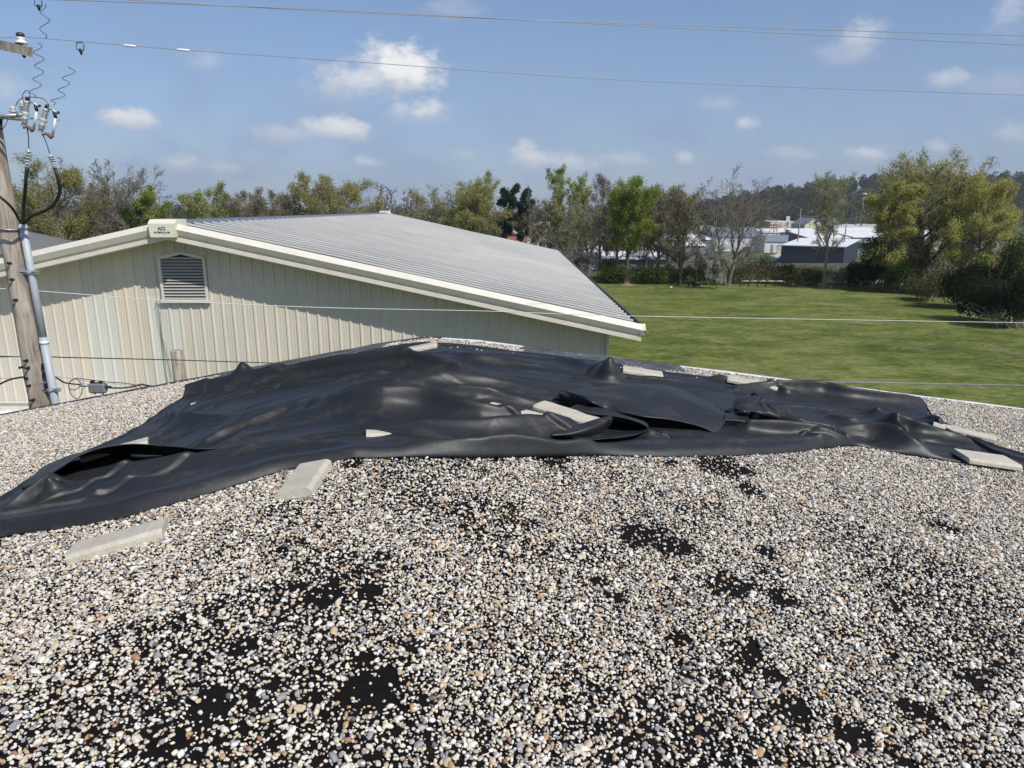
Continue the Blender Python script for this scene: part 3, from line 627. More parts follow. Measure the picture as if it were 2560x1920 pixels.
# a few loose stones dropped on top
PV = np.stack([GX, GY, GZ], -1)
me = bpy.data.meshes.new('gravel'); me.vertices.add(n); me.vertices.foreach_set('co', PV.astype(np.float32).ravel())
def attr(name, typ, data):
    a = me.attributes.new(name, typ, 'POINT'); a.data.foreach_set('vector' if typ == 'FLOAT_VECTOR' else 'value', np.asarray(data).ravel())
attr('prot', 'FLOAT_VECTOR', np.stack([rs.normal(0, .32, n), rs.normal(0, .32, n), rs.uniform(0, 6.283, n)], -1).astype(np.float32))
asp = np.stack([size * rs.uniform(1.0, 1.55, n), size * rs.uniform(.8, 1.15, n), size * rs.uniform(.5, .95, n)], -1)
attr('pscale', 'FLOAT_VECTOR', asp.astype(np.float32))
attr('pidx', 'INT', rs.randint(0, 7, n).astype(np.int32))
gv = link('gravel', me, [], kind='stuff')
print('pebbles', n)
def pebfn(t, b):
    oi = t.add('ShaderNodeObjectInfo').outputs['Random']
    stops = [(0, (.72, .66, .55)), (.13, (.80, .76, .67)), (.24, (.66, .56, .41)), (.34, (.76, .70, .58)), (.45, (.46, .43, .39)), (.53, (.84, .81, .75)), (.61, (.58, .44, .29)), (.67, (.34, .33, .33)), (.75, (.66, .60, .50)),
             (.84, (.50, .33, .18)), (.87, (.30, .30, .32)), (.91, (.74, .72, .70)), (.955, (.15, .15, .16)), (.98, (.38, .21, .14))]
    c = t.ramp(oi, stops, 'CONSTANT')
    g = t.add('ShaderNodeTexCoord').outputs['Object']
    wn = t.add('ShaderNodeTexWhiteNoise', noise_dimensions='1D'); t.l.new(oi, wn.inputs['W'])
    off = t.add('ShaderNodeVectorMath', operation='ADD'); t.l.new(g, off.inputs[0]); t.l.new(wn.outputs['Color'], off.inputs[1])
    nn = t.noise(off.outputs[0], 1.6, 4, .6)
    c = t.mix(t.smooth(nn, .35, .75), c, t.mix(1.0, c, (.72, .66, .60), 'MULTIPLY'))
    t.l.new(c, b.inputs['Base Color'])
peb = mat('pebble', rough=.62, spec=.35, fn=pebfn)
ng = bpy.data.node_groups.new('gravel_scatter', 'GeometryNodeTree')
ng.interface.new_socket('Geometry', in_out='INPUT', socket_type='NodeSocketGeometry'); ng.interface.new_socket('Geometry', in_out='OUTPUT', socket_type='NodeSocketGeometry')
N_ = ng.nodes; L_ = ng.links
gi = N_.new('NodeGroupInput'); go = N_.new('NodeGroupOutput'); m2p = N_.new('GeometryNodeMeshToPoints'); L_.new(gi.outputs[0], m2p.inputs[0])
g2i = N_.new('GeometryNodeGeometryToInstance')
for i in range(7):
    ico = N_.new('GeometryNodeMeshIcoSphere'); ico.inputs['Radius'].default_value = 1.0; ico.inputs['Subdivisions'].default_value = 2 if i < 4 else 3
    sp = N_.new('GeometryNodeSetPosition'); L_.new(ico.outputs[0], sp.inputs[0])
    nt = N_.new('ShaderNodeTexNoise'); nt.noise_dimensions = '4D'; nt.inputs['W'].default_value = i * 7.3; nt.inputs['Scale'].default_value = .75; nt.inputs['Detail'].default_value = 1.0
    sb = N_.new('ShaderNodeVectorMath'); sb.operation = 'SUBTRACT'; sb.inputs[1].default_value = (.5, .5, .5); L_.new(nt.outputs['Color'], sb.inputs[0])
    ml = N_.new('ShaderNodeVectorMath'); ml.operation = 'SCALE'; ml.inputs['Scale'].default_value = 1.5; L_.new(sb.outputs[0], ml.inputs[0]); L_.new(ml.outputs[0], sp.inputs['Offset'])
    ss = N_.new('GeometryNodeSetShadeSmooth'); L_.new(sp.outputs[0], ss.inputs[0])
    smn = N_.new('GeometryNodeSetMaterial'); smn.inputs['Material'].default_value = peb; L_.new(ss.outputs[0], smn.inputs[0]); L_.new(smn.outputs[0], g2i.inputs[0])
iop = N_.new('GeometryNodeInstanceOnPoints'); L_.new(m2p.outputs[0], iop.inputs['Points']); L_.new(g2i.outputs[0], iop.inputs['Instance']); iop.inputs['Pick Instance'].default_value = True
def named(nm, typ):
    a = N_.new('GeometryNodeInputNamedAttribute'); a.data_type = typ; a.inputs[0].default_value = nm; return a.outputs[0]
L_.new(named('pidx', 'INT'), iop.inputs['Instance Index']); L_.new(named('prot', 'FLOAT_VECTOR'), iop.inputs['Rotation']); L_.new(named('pscale', 'FLOAT_VECTOR'), iop.inputs['Scale'])
L_.new(iop.outputs[0], go.inputs[0])
md = gv.modifiers.new('scatter', 'NODES'); md.node_group = ng
me.materials.append(peb)
# ------------------------------------------------------------------ the cream metal building with the ribbed roof
YF = 19.5; YW = 20.42; YBK = 53.6
RGX = -9.32; EVX = 3.62; RGZ = 7.60; EVZ = 4.80; SLP = (RGZ - EVZ) / (EVX - RGX); WX1 = 2.76; WX0 = RGX - (WX1 - RGX); EVXL = 2 * RGX - EVX
def mroof(x): return RGZ - SLP * abs(x - RGX)
barn = thing('metal_building', 'cream metal building with a shallow ribbed silver roof and a louvre in its gable wall', 'building', (0, 0, 0))
def creamfn(t, b):
    g = t.add('ShaderNodeTexCoord').outputs['Object']
    sp = t.add('ShaderNodeSeparateXYZ'); t.l.new(g, sp.inputs[0])
    n = t.noise(t.mapping(g, (1, 1, .10)), 4, 7, .75); n2 = t.noise(g, .8, 5, .6)
    c = t.ramp(t.math('ADD', t.math('MULTIPLY', n, .5), t.math('MULTIPLY', n2, .5)), [(.3, (.56, .51, .415)), (.7, (.655, .60, .50))])
    wh = None
    for (a, b_) in WHITEP:
        k = t.math('MULTIPLY', t.math('GREATER_THAN', sp.outputs[0], a), t.math('LESS_THAN', sp.outputs[0], b_)); wh = k if wh is None else t.math('MAXIMUM', wh, k)
    for (a, b_) in PINKP:
        k = t.math('MULTIPLY', t.math('GREATER_THAN', sp.outputs[0], a), t.math('LESS_THAN', sp.outputs[0], b_)); c = t.mix(t.math('MULTIPLY', k, .6), c, (.68, .60, .46))
    wh = t.math('MULTIPLY', wh, t.math('LESS_THAN', sp.outputs[2], 5.55))
    c = t.mix(wh, c, t.ramp(n, [(.3, (.58, .56, .49)), (.7, (.68, .66, .58))]))
    t.l.new(c, b.inputs['Base Color']); b.inputs['Roughness'].default_value = .55
PITCHX = .3048
def ribx(k): return WX1 - .12 - k * PITCHX
def xw(px, py=860): return at(px, py, YW).x
def snap(x): return WX1 - .12 - round((WX1 - .12 - x) / PITCHX) * PITCHX
WHITEP = [(snap(xw(214)), snap(xw(214)) + PITCHX * 3), (snap(xw(372)), snap(xw(372)) + PITCHX * 3)]
PINKP = [(snap(xw(214)) - PITCHX * 1, snap(xw(214))), (snap(xw(300)), snap(xw(300)) + 2 * PITCHX)]
cream = mat('cream_panels', rough=.55, fn=creamfn)
ctrim = wmat('cream_trim', (.70, .65, .555), .12, 2.5, rough=.45)
# ribbed panel profile along the wall
prof = []
nrib = int((WX1 - WX0) / PITCHX)
for k in range(nrib, -1, -1):
    x = ribx(k)
    prof += [(x - .045, 0), (x - .020, -.032), (x + .020, -.032), (x + .045, 0), (x + .11, 0), (x + .12, -.005), (x + .135, -.005), (x + .145, 0), (x + .185, 0), (x + .195, -.005), (x + .21, -.005), (x + .22, 0)]
prof = [(x, d) for x, d in prof if WX0 < x < WX1]
prof = [(WX0, 0)] + prof + [(WX1, 0)]
ZB = 2.42
rows = [[(x, YW + d, ZB) for x, d in prof], [(x, YW + d, mroof(x) - .16) for x, d in prof]]
MB().quadstrip(rows, smooth=False).build('gable_wall', cream, barn)
sp_ = []
y = YW
while y < YBK - .3:
    sp_ += [(y, 0), (y + .2, 0), (y + .225, .03), (y + .275, .03), (y + .3, 0)]; y += .305
MB().quadstrip([[(WX1 + d, yy, -.3) for yy, d in sp_], [(WX1 + d, yy, mroof(WX1) - .16) for yy, d in sp_]], smooth=False).build('side_wall', cream, barn)
MB().quadstrip([[(WX0 - d, yy, -.3) for yy, d in sp_], [(WX0 - d, yy, mroof(WX0) - .16) for yy, d in sp_]], smooth=False).build('side_wall', cream, barn)
MB().poly([(WX0, YBK, -.3), (WX1, YBK, -.3), (WX1, YBK, mroof(WX1) - .16), (RGX, YBK, RGZ - .16), (WX0, YBK, mroof(WX0) - .16)]).build('back_wall', cream, barn)
m = MB(); m.box(((WX0 + WX1) / 2, YW + .02, (ZB - .3) / 2 - .03), (WX1 - WX0, .05, ZB + .25)); m.build('lower_wall', ctrim, barn)
m = MB(); m.box(((WX0 + WX1) / 2, YW - .045, ZB - .015), (WX1 - WX0, .075, .035)); m.box(((WX0 + WX1) / 2, YW - .03, ZB - .26), (WX1 - WX0, .06, .02)); m.build('base_trim', ctrim, barn)
m = MB(); m.box((WX1 + .025, YW - .03, 2.2), (.06, .06, 4.9)); m.build('corner_trim', ctrim, barn)
# roof sheet: ribs run from ridge to eave
def roofmetal(t, b):
    g = t.add('ShaderNodeTexCoord').outputs['Object']
    n = t.noise(t.mapping(g, (.12, 1.4, 1)), 1.4, 6, .65); n2 = t.noise(g, 9, 4, .7); n3 = t.noise(t.mapping(g, (.5, .25, 1)), .5, 4, .6)
    f = t.math('ADD', t.math('MULTIPLY', n, .5), t.math('ADD', t.math('MULTIPLY', n2, .15), t.math('MULTIPLY', n3, .35)))
    t.l.new(t.ramp(f, [(.3, (.31, .31, .295)), (.52, (.42, .415, .395)), (.7, (.53, .52, .49))]), b.inputs['Base Color'])
    b.inputs['Metallic'].default_value = .0; b.inputs['Specular IOR Level'].default_value = .3; t.l.new(t.math('MULTIPLY_ADD', n2, .2, .5), b.inputs['Roughness'])
    col = b.inputs['Base Color'].links[0].from_socket
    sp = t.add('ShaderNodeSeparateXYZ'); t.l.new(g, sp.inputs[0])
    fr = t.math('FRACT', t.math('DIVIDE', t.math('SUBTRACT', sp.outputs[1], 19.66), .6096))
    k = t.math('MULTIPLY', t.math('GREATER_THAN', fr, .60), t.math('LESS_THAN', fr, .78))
    c2 = t.mix(t.math('MULTIPLY', k, .85), col, (.07, .075, .085))  # dark line painted into the metal colour beside each rib, as its shadow line
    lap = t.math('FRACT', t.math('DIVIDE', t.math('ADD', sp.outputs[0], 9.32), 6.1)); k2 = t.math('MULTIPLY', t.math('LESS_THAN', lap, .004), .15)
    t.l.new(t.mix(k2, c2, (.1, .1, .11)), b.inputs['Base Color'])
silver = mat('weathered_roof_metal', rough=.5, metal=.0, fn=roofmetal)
ry = []; y = YF + .16
while y < YBK + .2:
    ry += [(y, 0), (y + .46, 0), (y + .495, .075), (y + .555, .075), (y + .59, 0)]; y += .6096
def slopeset(xa, xb, name):
    n = 6; rws = []
    for i in range(n + 1):
        x = xa + (xb - xa) * i / n; rws.append([(x, yy, mroof(x) + d + .012 * math.sin(i * 2.1 + yy * .2) * (0 < i < n)) for yy, d in ry])
    return MB().quadstrip(rws, smooth=False).build(name, silver, barn)
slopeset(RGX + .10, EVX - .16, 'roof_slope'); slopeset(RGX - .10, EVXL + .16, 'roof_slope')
dkm = wmat('grey_ridge_metal', (.19, .205, .24), .2, 2, rough=.4, metal=.3)
m = MB(); h = .30
sec = [(-h, -SLP * h + .045), (-h + .02, -SLP * h + .075), (-.05, .085), (.05, .085), (h - .02, -SLP * h + .075), (h, -SLP * h + .045)]
m.quadstrip([[(RGX + x, yy, RGZ + z) for x, z in sec] for yy in (YF + .35, YBK + .25)], smooth=False, close=True, caps=True); m.build('ridge_cap', dkm, barn)
m = MB(); m.box((RGX, YBK + .24, RGZ + .05), (.75, .45, .30)); m.build('ridge_end_box', wmat('white_trim', (.76, .76, .74), .08, 2, rough=.4), barn)
# sculpted rake trim, mitred at the ridge
def rake(sgn, xa, xb):
    o = (-.0, 0)
    sec = [(.20, .055), (.10, .065), (-.03, -.085), (.045, -.235), (.13, -.255), (.13, -.295), (.06, -.305), (.06, -.415), (.10, -.43)]
    rws = []
    for i in range(13):
        x = xa + (xb - xa) * i / 12; rws.append([(x, YF + a, mroof(x) + z) for a, z in sec])
    MB().quadstrip(rws, smooth=False).build('rake_trim', ctrim, barn)
    rws = [[(x, YF + .10, mroof(x) - .43), (x, YW + .0, mroof(x) - .40)] for x in np.linspace(xa, xb, 13)]
    MB().quadstrip(rws, smooth=False).build('soffit', ctrim, barn)
    rws = [[(x, YF + .19, mroof(x) + .052), (x, YF + .36, mroof(x) + .03)] for x in np.linspace(xa, xb, 13)]
    MB().quadstrip(rws, smooth=False).build('flashing', dkm, barn)
rake(1, RGX, EVX - .02); rake(-1, RGX, EVXL + .02)
# far rake
m = MB(); m.quadstrip([[(x, YBK + .25, mroof(x) + .07), (x, YBK + .40, mroof(x) + .06), (x, YBK + .42, mroof(x) - .3)] for x in (RGX, EVX)], smooth=False)
m.build('rake_trim', MATS['white_trim'], barn)
# eave gutter
gut = wmat('blue_grey_gutter', (.13, .145, .19), .2, 2, rough=.4, metal=.3)
sec = [(-.17, .02), (-.15, -.10), (-.02, -.11), (.02, .03), (.035, .035)]
m = MB(); m.quadstrip([[(EVX + a, yy, EVZ + z) for a, z in sec] for yy in np.linspace(YF + .08, YBK + .3, 30)], smooth=False); m.build('gutter', gut, barn)
m = MB(); m.quadstrip([[(EVX + .036, yy, EVZ + .04), (EVX + .05, yy, EVZ + .03), (EVX + .05, yy, EVZ - .14), (EVX - .1, yy, EVZ - .16)] for yy in np.linspace(YF + .08, YBK + .3, 30)], smooth=False); m.build('gutter_front', ctrim, barn)
# moulded return at the corner
m = MB(); secc = [(.20, .065), (.10, .07), (-.035, -.085), (.04, -.235), (.2, -.25)]
m.quadstrip([[(x, YF + a * k, EVZ + z) for a, z in secc] for x, k in ((EVX - .06, 1), (EVX + .02, 1), (EVX + .085, 1.35))], smooth=False, caps=True); m.build('rake_trim', ctrim, barn)
# lateral soffit under the eave
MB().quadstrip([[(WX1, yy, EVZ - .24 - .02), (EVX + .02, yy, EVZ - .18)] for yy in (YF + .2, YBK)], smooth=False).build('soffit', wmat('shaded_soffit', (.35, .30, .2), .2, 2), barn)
# ridge sign box and its lettering
bx = wmat('cream_sign_box', (.74, .70, .55), .06, 2, rough=.4)
sign = MB(); z0 = RGZ - .36
pf = [(-.34, 0), (-.36, .36), (-.355, .40), (.355, .40), (.36, .36), (.34, 0)]
bpts = [(RGX + a, YF - .11, z0 + z) for a, z in pf]
fr = [(RGX - .33, YF - .12, z0), (RGX - .36, YF - .12, z0 + .36), (RGX - .36, YF + .02, z0 + .465), (RGX - .36, YF + .60, z0 + .47), (RGX - .33, YF + .6, z0)]
rt = [(2 * RGX - p[0], p[1], p[2]) for p in fr]
sign.quadstrip([fr, rt], close=True, caps=True, smooth=False)
sb_ = sign.build('ridge_box', bx, barn)
def text(body, size, loc, m, parent, bold=0.0, name='lettering', rot=(math.pi / 2, 0, 0), ext=.002):
    c = bpy.data.curves.new(name, 'FONT'); c.body = body; c.size = size; c.align_x = 'CENTER'; c.align_y = 'CENTER'; c.extrude = ext; c.offset = bold; c.resolution_u = 4
    o = bpy.data.objects.new('tmp', c); COL.objects.link(o); bpy.context.view_layer.update()
    me = bpy.data.meshes.new_from_object(o.evaluated_get(bpy.context.evaluated_depsgraph_get())); bpy.data.objects.remove(o)
    n = link(name, me, m, parent); n.location = loc; n.rotation_euler = rot; return n
navy = mat('navy_letters', (.045, .035, .16), .6)
text('ACI', .125, (RGX - .01, YF - .123, z0 + .225), navy, sb_, .004)
text('BATESVILLE, MS.', .062, (RGX, YF - .123, z0 + .125), navy, sb_, .0022)
# louvre
lc = at(463, 697, YW); LX0, LX1 = xw(407, 700), xw(517, 700); LZT = at(460, 645, YW).z; LZA = at(458, 632, YW).z; LZB = at(460, 750, YW).z
lv = MB(); d = .03
lv.prism([(LX0, YW - .045, LZB), (LX1, YW - .045, LZB), (LX1, YW - .045, LZT), ((LX0 + LX1) / 2, YW - .045, LZA), (LX0, YW - .045, LZT)], (0, .03, 0))
lob = lv.build('louvre_back', mat('louvre_dark', (.02, .02, .02), .9), barn)
fr = MB(); cx = (LX0 + LX1) / 2
pts = [(LX0, LZB), (LX1, LZB), (LX1, LZT), (cx, LZA), (LX0, LZT)]
for i in range(5):
    a, b = pts[i], pts[(i + 1) % 5]; fr.bar((a[0], YW - .075 - .001 * i, a[1]), (b[0], YW - .075 - .001 * i, b[1]), .075, .05, up=(0, 1, 0))
fr.box((cx, YW - .095, LZB - .03), (LX1 - LX0 + .14, .10, .07)); fr.build('louvre_frame', ctrim, barn)
sl_ = MB(); ns = 14
for i in range(ns):
    z = LZB + .045 + (LZT - LZB) * i / (ns - .2)
    sl_.quadstrip([[(x, YW - .115, z - .005), (x, YW - .112, z + .008), (x, YW - .052, z + .052)] for x in (LX0 + .03, LX1 - .03)], smooth=False)
sl_.build('louvre_slats', wmat('louvre_slat_metal', (.42, .41, .37), .1, 3), barn)
# cable hooks on the wall and their two thin wires
hw = at(402, 752, YW - .05); hk = thing('wall_hook', 'small eye hooks and thin wires on the gable wall below the louvre', 'hook', hw)
m = MB(); m.tube([(0, .03, 0), (0, -.06, .01), (.0, -.10, .03)], .014, 6); m.tube([(.02, -.08, .02), (.05, -.08, .03), (.06, -.08, 0), (.03, -.08, -.03)], .013, 6)
m.build('hook', mat('grey_iron', (.14, .14, .15), .5, .6), hk)
m = MB(); m.tube([(-.12, .03, -.05), (-.12, -.05, -.05), (-.13, -.06, -.10)], .012, 6); m.build('hook', MATS['grey_iron'], hk)
m = MB(); m.tube([(.0, -.08, -.02), (-.02, -.07, -.6), (-.07, -.06, -1.3), (-.05, -.06, -2.2), (-.04, -.06, -2.4)], .0085, 5); m.tube([(-.12, -.05, -.08), (-.10, -.05, -.6), (-.04, -.05, -1.2), (.06, -.05, -2.3)], .0065, 5)
m.tube([(-.06, -.05, -.9), (.05, -.05, -1.7), (.12, -.05, -2.5)], .005, 5); m.build('wire', mat('thin_grey_wire', (.16, .16, .17), .5), hk)
# white lean-to at the foot of the gable, bottom left
wl = thing('lean_to', 'low white metal lean-to roof at the foot of the cream gable wall behind the pole', 'shed', (0, 0, 0))
rws = []; xx_ = []
x = -17.0
while x < -11.6: xx_ += [(x, 0), (x + .2, 0), (x + .22, .03), (x + .27, .03), (x + .29, 0)]; x += .3
MB().quadstrip([[(x, YW - .08, 2.16 + d) for x, d in xx_], [(x, YW - 3.2, 1.70 + d) for x, d in xx_]], smooth=False).build('roof', wmat('white_shed_metal', (.78, .79, .80), .06, 2, rough=.5), wl)
m = MB()
for x in (-16.9, -11.7): m.box((x, YW - 3.1, .7), (.1, .1, 1.9))
m.box((-14.3, YW - 3.15, 1.62), (5.4, .06, .14)); m.build('post', MATS['white_shed_metal'], wl)
# second metal building, only its roof shows at the left
B2 = thing('far_metal_building', 'second metal building with a plain grey ribbed roof behind the cream gable at left', 'building', (0, 0, 0))
a1 = at(236, 617, 62)
x1 = a1.x; z1 = a1.z; a2 = at(70, 581, 62); sl2 = (a2.z - a1.z) / (a2.x - a1.x)
ridge2 = -42.0
def r2(x): return z1 + sl2 * (x - x1)
ry2 = []; y = 33
while y < 62: ry2 += [(y, 0), (y + .46, 0), (y + .495, .075), (y + .555, .075), (y + .59, 0)]; y += .6096
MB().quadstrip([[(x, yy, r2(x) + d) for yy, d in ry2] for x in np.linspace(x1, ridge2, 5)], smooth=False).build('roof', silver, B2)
MB().box(((x1 + ridge2) / 2, 47.5, 1.7), (abs(x1 - ridge2) - .8, 27, 4.2)).build('wall', cream, B2)
MB().bar((x1 + .03, 33, z1 + .0), (x1 + .03, 62, z1 + .0), .08, .16).build('gutter', gut, B2)
# ------------------------------------------------------------------ utility pole with its fittings
YP = 10.45
def woodfn(t, b):
    g = t.add('ShaderNodeTexCoord').outputs['Object']
    n = t.noise(t.mapping(g, (1, 1, .07)), 16, 8, .72, .6); n2 = t.noise(t.mapping(g, (1, 1, .25)), 4.5, 6, .65, 1.0)
    f = t.math('ADD', t.math('MULTIPLY', n, .55), t.math('MULTIPLY', n2, .45))
    c = t.ramp(f, [(.32, (.09, .068, .052)), (.43, (.25, .205, .165)), (.53, (.42, .36, .30)), (.66, (.56, .51, .45))])
    vor = t.add('ShaderNodeTexVoronoi', i={'Scale': 1.6}); t.l.new(t.mapping(g, (1, 1, 1), (0, 0, 0), (3, 1, 2)), vor.inputs['Vector'])
    c = t.mix(t.math('MULTIPLY', t.smooth(vor.outputs['Distance'], .07, .03), .8), c, (.05, .035, .025))
    t.l.new(c, b.inputs['Base Color']); bump(t, b, n, .9, .012)
wood = mat('weathered_pole_wood', rough=.9, spec=.2, fn=woodfn)
galv = wmat('galvanised_steel', (.42, .43, .45), .2, 6, rough=.45, metal=.5)
iron = mat('dark_iron', (.03, .03, .032), .55, .5)
porc = wmat('grey_porcelain', (.46, .49, .48), .1, 4, rough=.25)
porcb = wmat('white_porcelain', (.75, .76, .76), .06, 4, rough=.25)
blackc = mat('black_cable', (.012, .012, .013), .5)
rust = wmat('rusty_casting', (.20, .12, .075), .4, 9, rough=.8)
pole = thing('utility_pole', 'weathered wooden utility pole leaning at the left edge of the photo, with a grey conduit', 'utility pole', (0, 0, 0))
def axis(py): return at(100 + (py - 1018) * .178 - (py < 700) * 0, py, YP)
ptop = at(-22, 318, YP); pbot0 = at(102, 1022, YP)
pd = (pbot0 - ptop); pbot = ptop + pd * ((ptop.z + .5) / (ptop.z - pbot0.z))
n = 40; pts = []; rr = []
for i in range(n + 1):
    s_ = i / n; p = ptop.lerp(pbot, s_); q = p + Vector((.006 * math.sin(i * 1.7), .006 * math.cos(i * 2.3), 0)); pts.append(q); rr.append(.125 + .045 * s_ + .002 * math.sin(i * 3.1))
MB().tube(pts, rr, 20).build('post', wood, pole)
def onpole(py, off=0.0, front=0.0):
    k = (py - 318) / (1022 - 318); q = ptop.lerp(pbot0, k); return Vector((q.x + off, q.y - front, q.z))
# conduit and its brackets
c0 = at(56, 560, YP - .02); c1 = at(141, 1020, YP - .02); cd = c1 - c0; c2 = c0 + cd * 2.2
MB().tube([c0, c0.lerp(c1, .3), c0.lerp(c1, .62)], [.050, .050, .050], 16).build('conduit', wmat('grey_conduit', (.42, .45, .48), .1, 3, rough=.45), pole)
MB().tube([c0.lerp(c1, .6), c1, c2], [.058, .058, .058], 16).build('conduit', MATS['grey_conduit'], pole)
for py, dx in ((672, 0), (968, 0)):
    k = (py - 560) / 460; q = c0.lerp(c1, k)
    m = MB(); m.box((q.x - .02, q.y - .03, q.z), (.30, .05, .022)); m.box((q.x - .02, q.y - .03, q.z - .035), (.30, .045, .012)); m.box((q.x - .11, q.y - .02, q.z + .05), (.04, .10, .12)); m.tube([(q.x - .06, q.y - .06, q.z - .01), (q.x + .0, q.y - .1, q.z - .01), (q.x + .06, q.y - .06, q.z - .01)], .010, 6); m.build('bracket', galv, pole)
for py in (560, 850):
    k = (py - 560) / 460; q = c0.lerp(c1, max(k, .02)); MB().lathe((q.x, q.y, q.z - .02), (0, 0, 1), [(0, .054), (0, .064), (.05, .064), (.05, .054)]).build('collar', porcb if py > 800 else MATS['grey_conduit'], pole)
# cable strap round the pole, bolts and steps
k0 = onpole(557); MB().tube([k0 + Vector((math.cos(a) * .150, math.sin(a) * .150, .012 * math.sin(a * 2))) for a in np.linspace(0, 2 * math.pi, 24)], .012, 6, caps=False).build('strap', galv, pole)
for (py, off, fr_) in ((680, .02, .15), (731, .02, .155), (886, .02, .16), (905, .03, .17), (933, -.02, .165), (952, .0, .165), (990, .02, .17), (548, -.08, .12), (640, .02, .14), (420, -.04, .12), (905, -.09, .13)):
    q = onpole(py, off, fr_); m = MB(); m.lathe(q + Vector((0, .03, 0)), (0, -1, .05), [(0, .02), (.02, .022), (.03, .012), (.06, .012), (.06, .020), (.075, .018)], 8); m.build('bolt', iron, pole)
for py, off in ((905, .19), (929, .18), (958, .18)):
    q = onpole(py, off, .05); m = MB(); m.box(q, (.035, .06, .09)); m.tube([q, q + Vector((.05, -.01, -.04)), q + Vector((.10, 0, -.13))], .006, 5); m.build('bracket', iron, pole)
# crossarm: comes in from the left, carries one insulator
ca = at(-60, 98, YP - .3); cb_ = at(73, 129, YP - .55)
xarm = thing('crossarm', 'short weathered wooden crossarm entering at the upper left corner with a white insulator', 'crossarm', (0, 0, 0))
MB().bar(ca, cb_, .10, .115).build('arm', wood, xarm)
ins = thing('pin_insulator', 'white porcelain pin insulator with a dark cap, on top of the wooden crossarm', 'insulator', at(55, 117, YP - .5))
m = MB(); m.lathe((0, 0, -.005), (0, 0, 1), [(0, .012), (.05, .012)], 8); m.build('pin', iron, ins)
MB().lathe((0, 0, .035), (0, 0, 1), [(0, .03), (.0, .072), (.012, .078), (.03, .055), (.045, .042), (.055, .05), (.075, .052), (.08, .03)], 20).build('shed', porcb, ins)
MB().lathe((0, 0, .112), (0, 0, 1), [(0, .035), (.01, .048), (.035, .05), (.05, .042), (.06, .02)], 16).build('cap', mat('brown_glaze', (.07, .035, .035), .3), ins)
MB().tube([at(58, 138, YP - .5), at(62, 143, YP - .5)], .02, 8).build('bolt', iron, xarm)
# bracket arm with fused cutouts
br = thing('cutout_bracket', 'forked galvanised bracket arm reaching right from the pole top, holding the fused cutouts', 'bracket', (0, 0, 0))
Yc = YP - .35
def A(px, py, dy=0.0): return at(px, py, Yc + dy)
m = MB(); m.tube([A(-30, 290), A(0, 290), A(44, 288)], [.028, .026, .022], 10); m.tube([A(44, 289), A(56, 286)], [.03, .02], 8); m.build('arm', galv, br)
m = MB(); m.tube([A(0, 293, .1), A(35, 297, .12), A(56, 299, .1), A(72, 297, 0)], [.02, .02, .018, .012], 8); m.tube([A(76, 296), A(98, 296, 0)], .012, 8); m.build('arm', galv, br)
m = MB(); m.tube([A(8, 290, .2), A(0, 300, .3), A(0, 318, .3), A(4, 322, .25)], [.02, .03, .03, .02], 8); m.build('clamp', iron, br)
def cutout(p0, p1, label, dy):
    """fused cutout: ribbed insulator from p0 (top) to p1 (bottom) with the fuse tube on its right"""
    a = A(*p0, dy); b = A(*p1, dy); ax = b - a; L = ax.length; u = ax.normalized()
    t_ = thing('fused_cutout', label, 'fuse', a, 'fused cutouts on the bracket arm')
    prof_ = [(0, .012), (0, .036), (.035, .040)]
    for half in (0, 1):
        s0 = .04 + half * (L * .5 + .015); s1 = L * .5 - .03 + half * (L * .5 - .012); nn = 7
        for i in range(nn):
            h_ = s0 + (s1 - s0) * i / nn; st = (s1 - s0) / nn
            prof_ += [(h_, .026), (h_ + st * .45, .044), (h_ + st * .62, .044), (h_ + st * .8, .026)]
        if half == 0: prof_ += [(L * .5 - .025, .044), (L * .5 + .02, .044)]
    prof_ += [(L - .01, .036), (L, .03)]
    MB().lathe((0, 0, 0), u, prof_, 18).build('insulator', porc, t_)
    side = Vector((1, 0, 0)); f = lambda px, py: A(px, py, dy - .02) - a
    MB().tube([Vector((0, 0, 0)) - u * .05, Vector((0, 0, 0))], [.02, .028], 8).build('terminal', iron, t_)
    return t_, a, f
for (p0, p1, lab, dy, ox, oy) in (((68, 252), (60, 316), 'left fused cutout, a grey ribbed insulator with its white fuse tube, nearer the pole', 0, 0, 0),
                                   ((116, 271), (101, 329), 'right fused cutout, the outer ribbed insulator at the tip of the bracket arm', 0, 47, 17)):
    t_, a, f = cutout(p0, p1, lab, dy)
    dx = 0
    q = lambda x, y: f(x + ox, y + oy)
    m = MB(); m.tube([q(73, 253), q(82, 257), q(97, 266)], [.014, .014, .02], 8); m.build('upper_contact', galv, t_)
    m = MB(); m.tube([q(86, 260), q(90, 270), q(93, 278)], [.012, .022, .02], 8); m.tube([q(95, 265), q(101, 264)], .016, 8); m.build('latch', iron, t_)
    m = MB(); m.tube([q(92 , 276), q(84.5, 321)], .0155, 10); m.build('fuse_tube', porcb, t_)
    m = MB(); m.tube([q(97 + 4 * math.cos(s_), 281 + 4 * math.sin(s_)) for s_ in np.linspace(0, 6.2, 14)], .005, 5); m.build('ring', galv, t_)
    m = MB(); m.tube([q(66, 316), q(74, 320), q(80, 325), q(87, 323)], [.014, .028, .034, .014], 8); m.tube([q(66, 317), q(58, 320)], [.016, .012], 6); m.build('hinge', rust, t_)
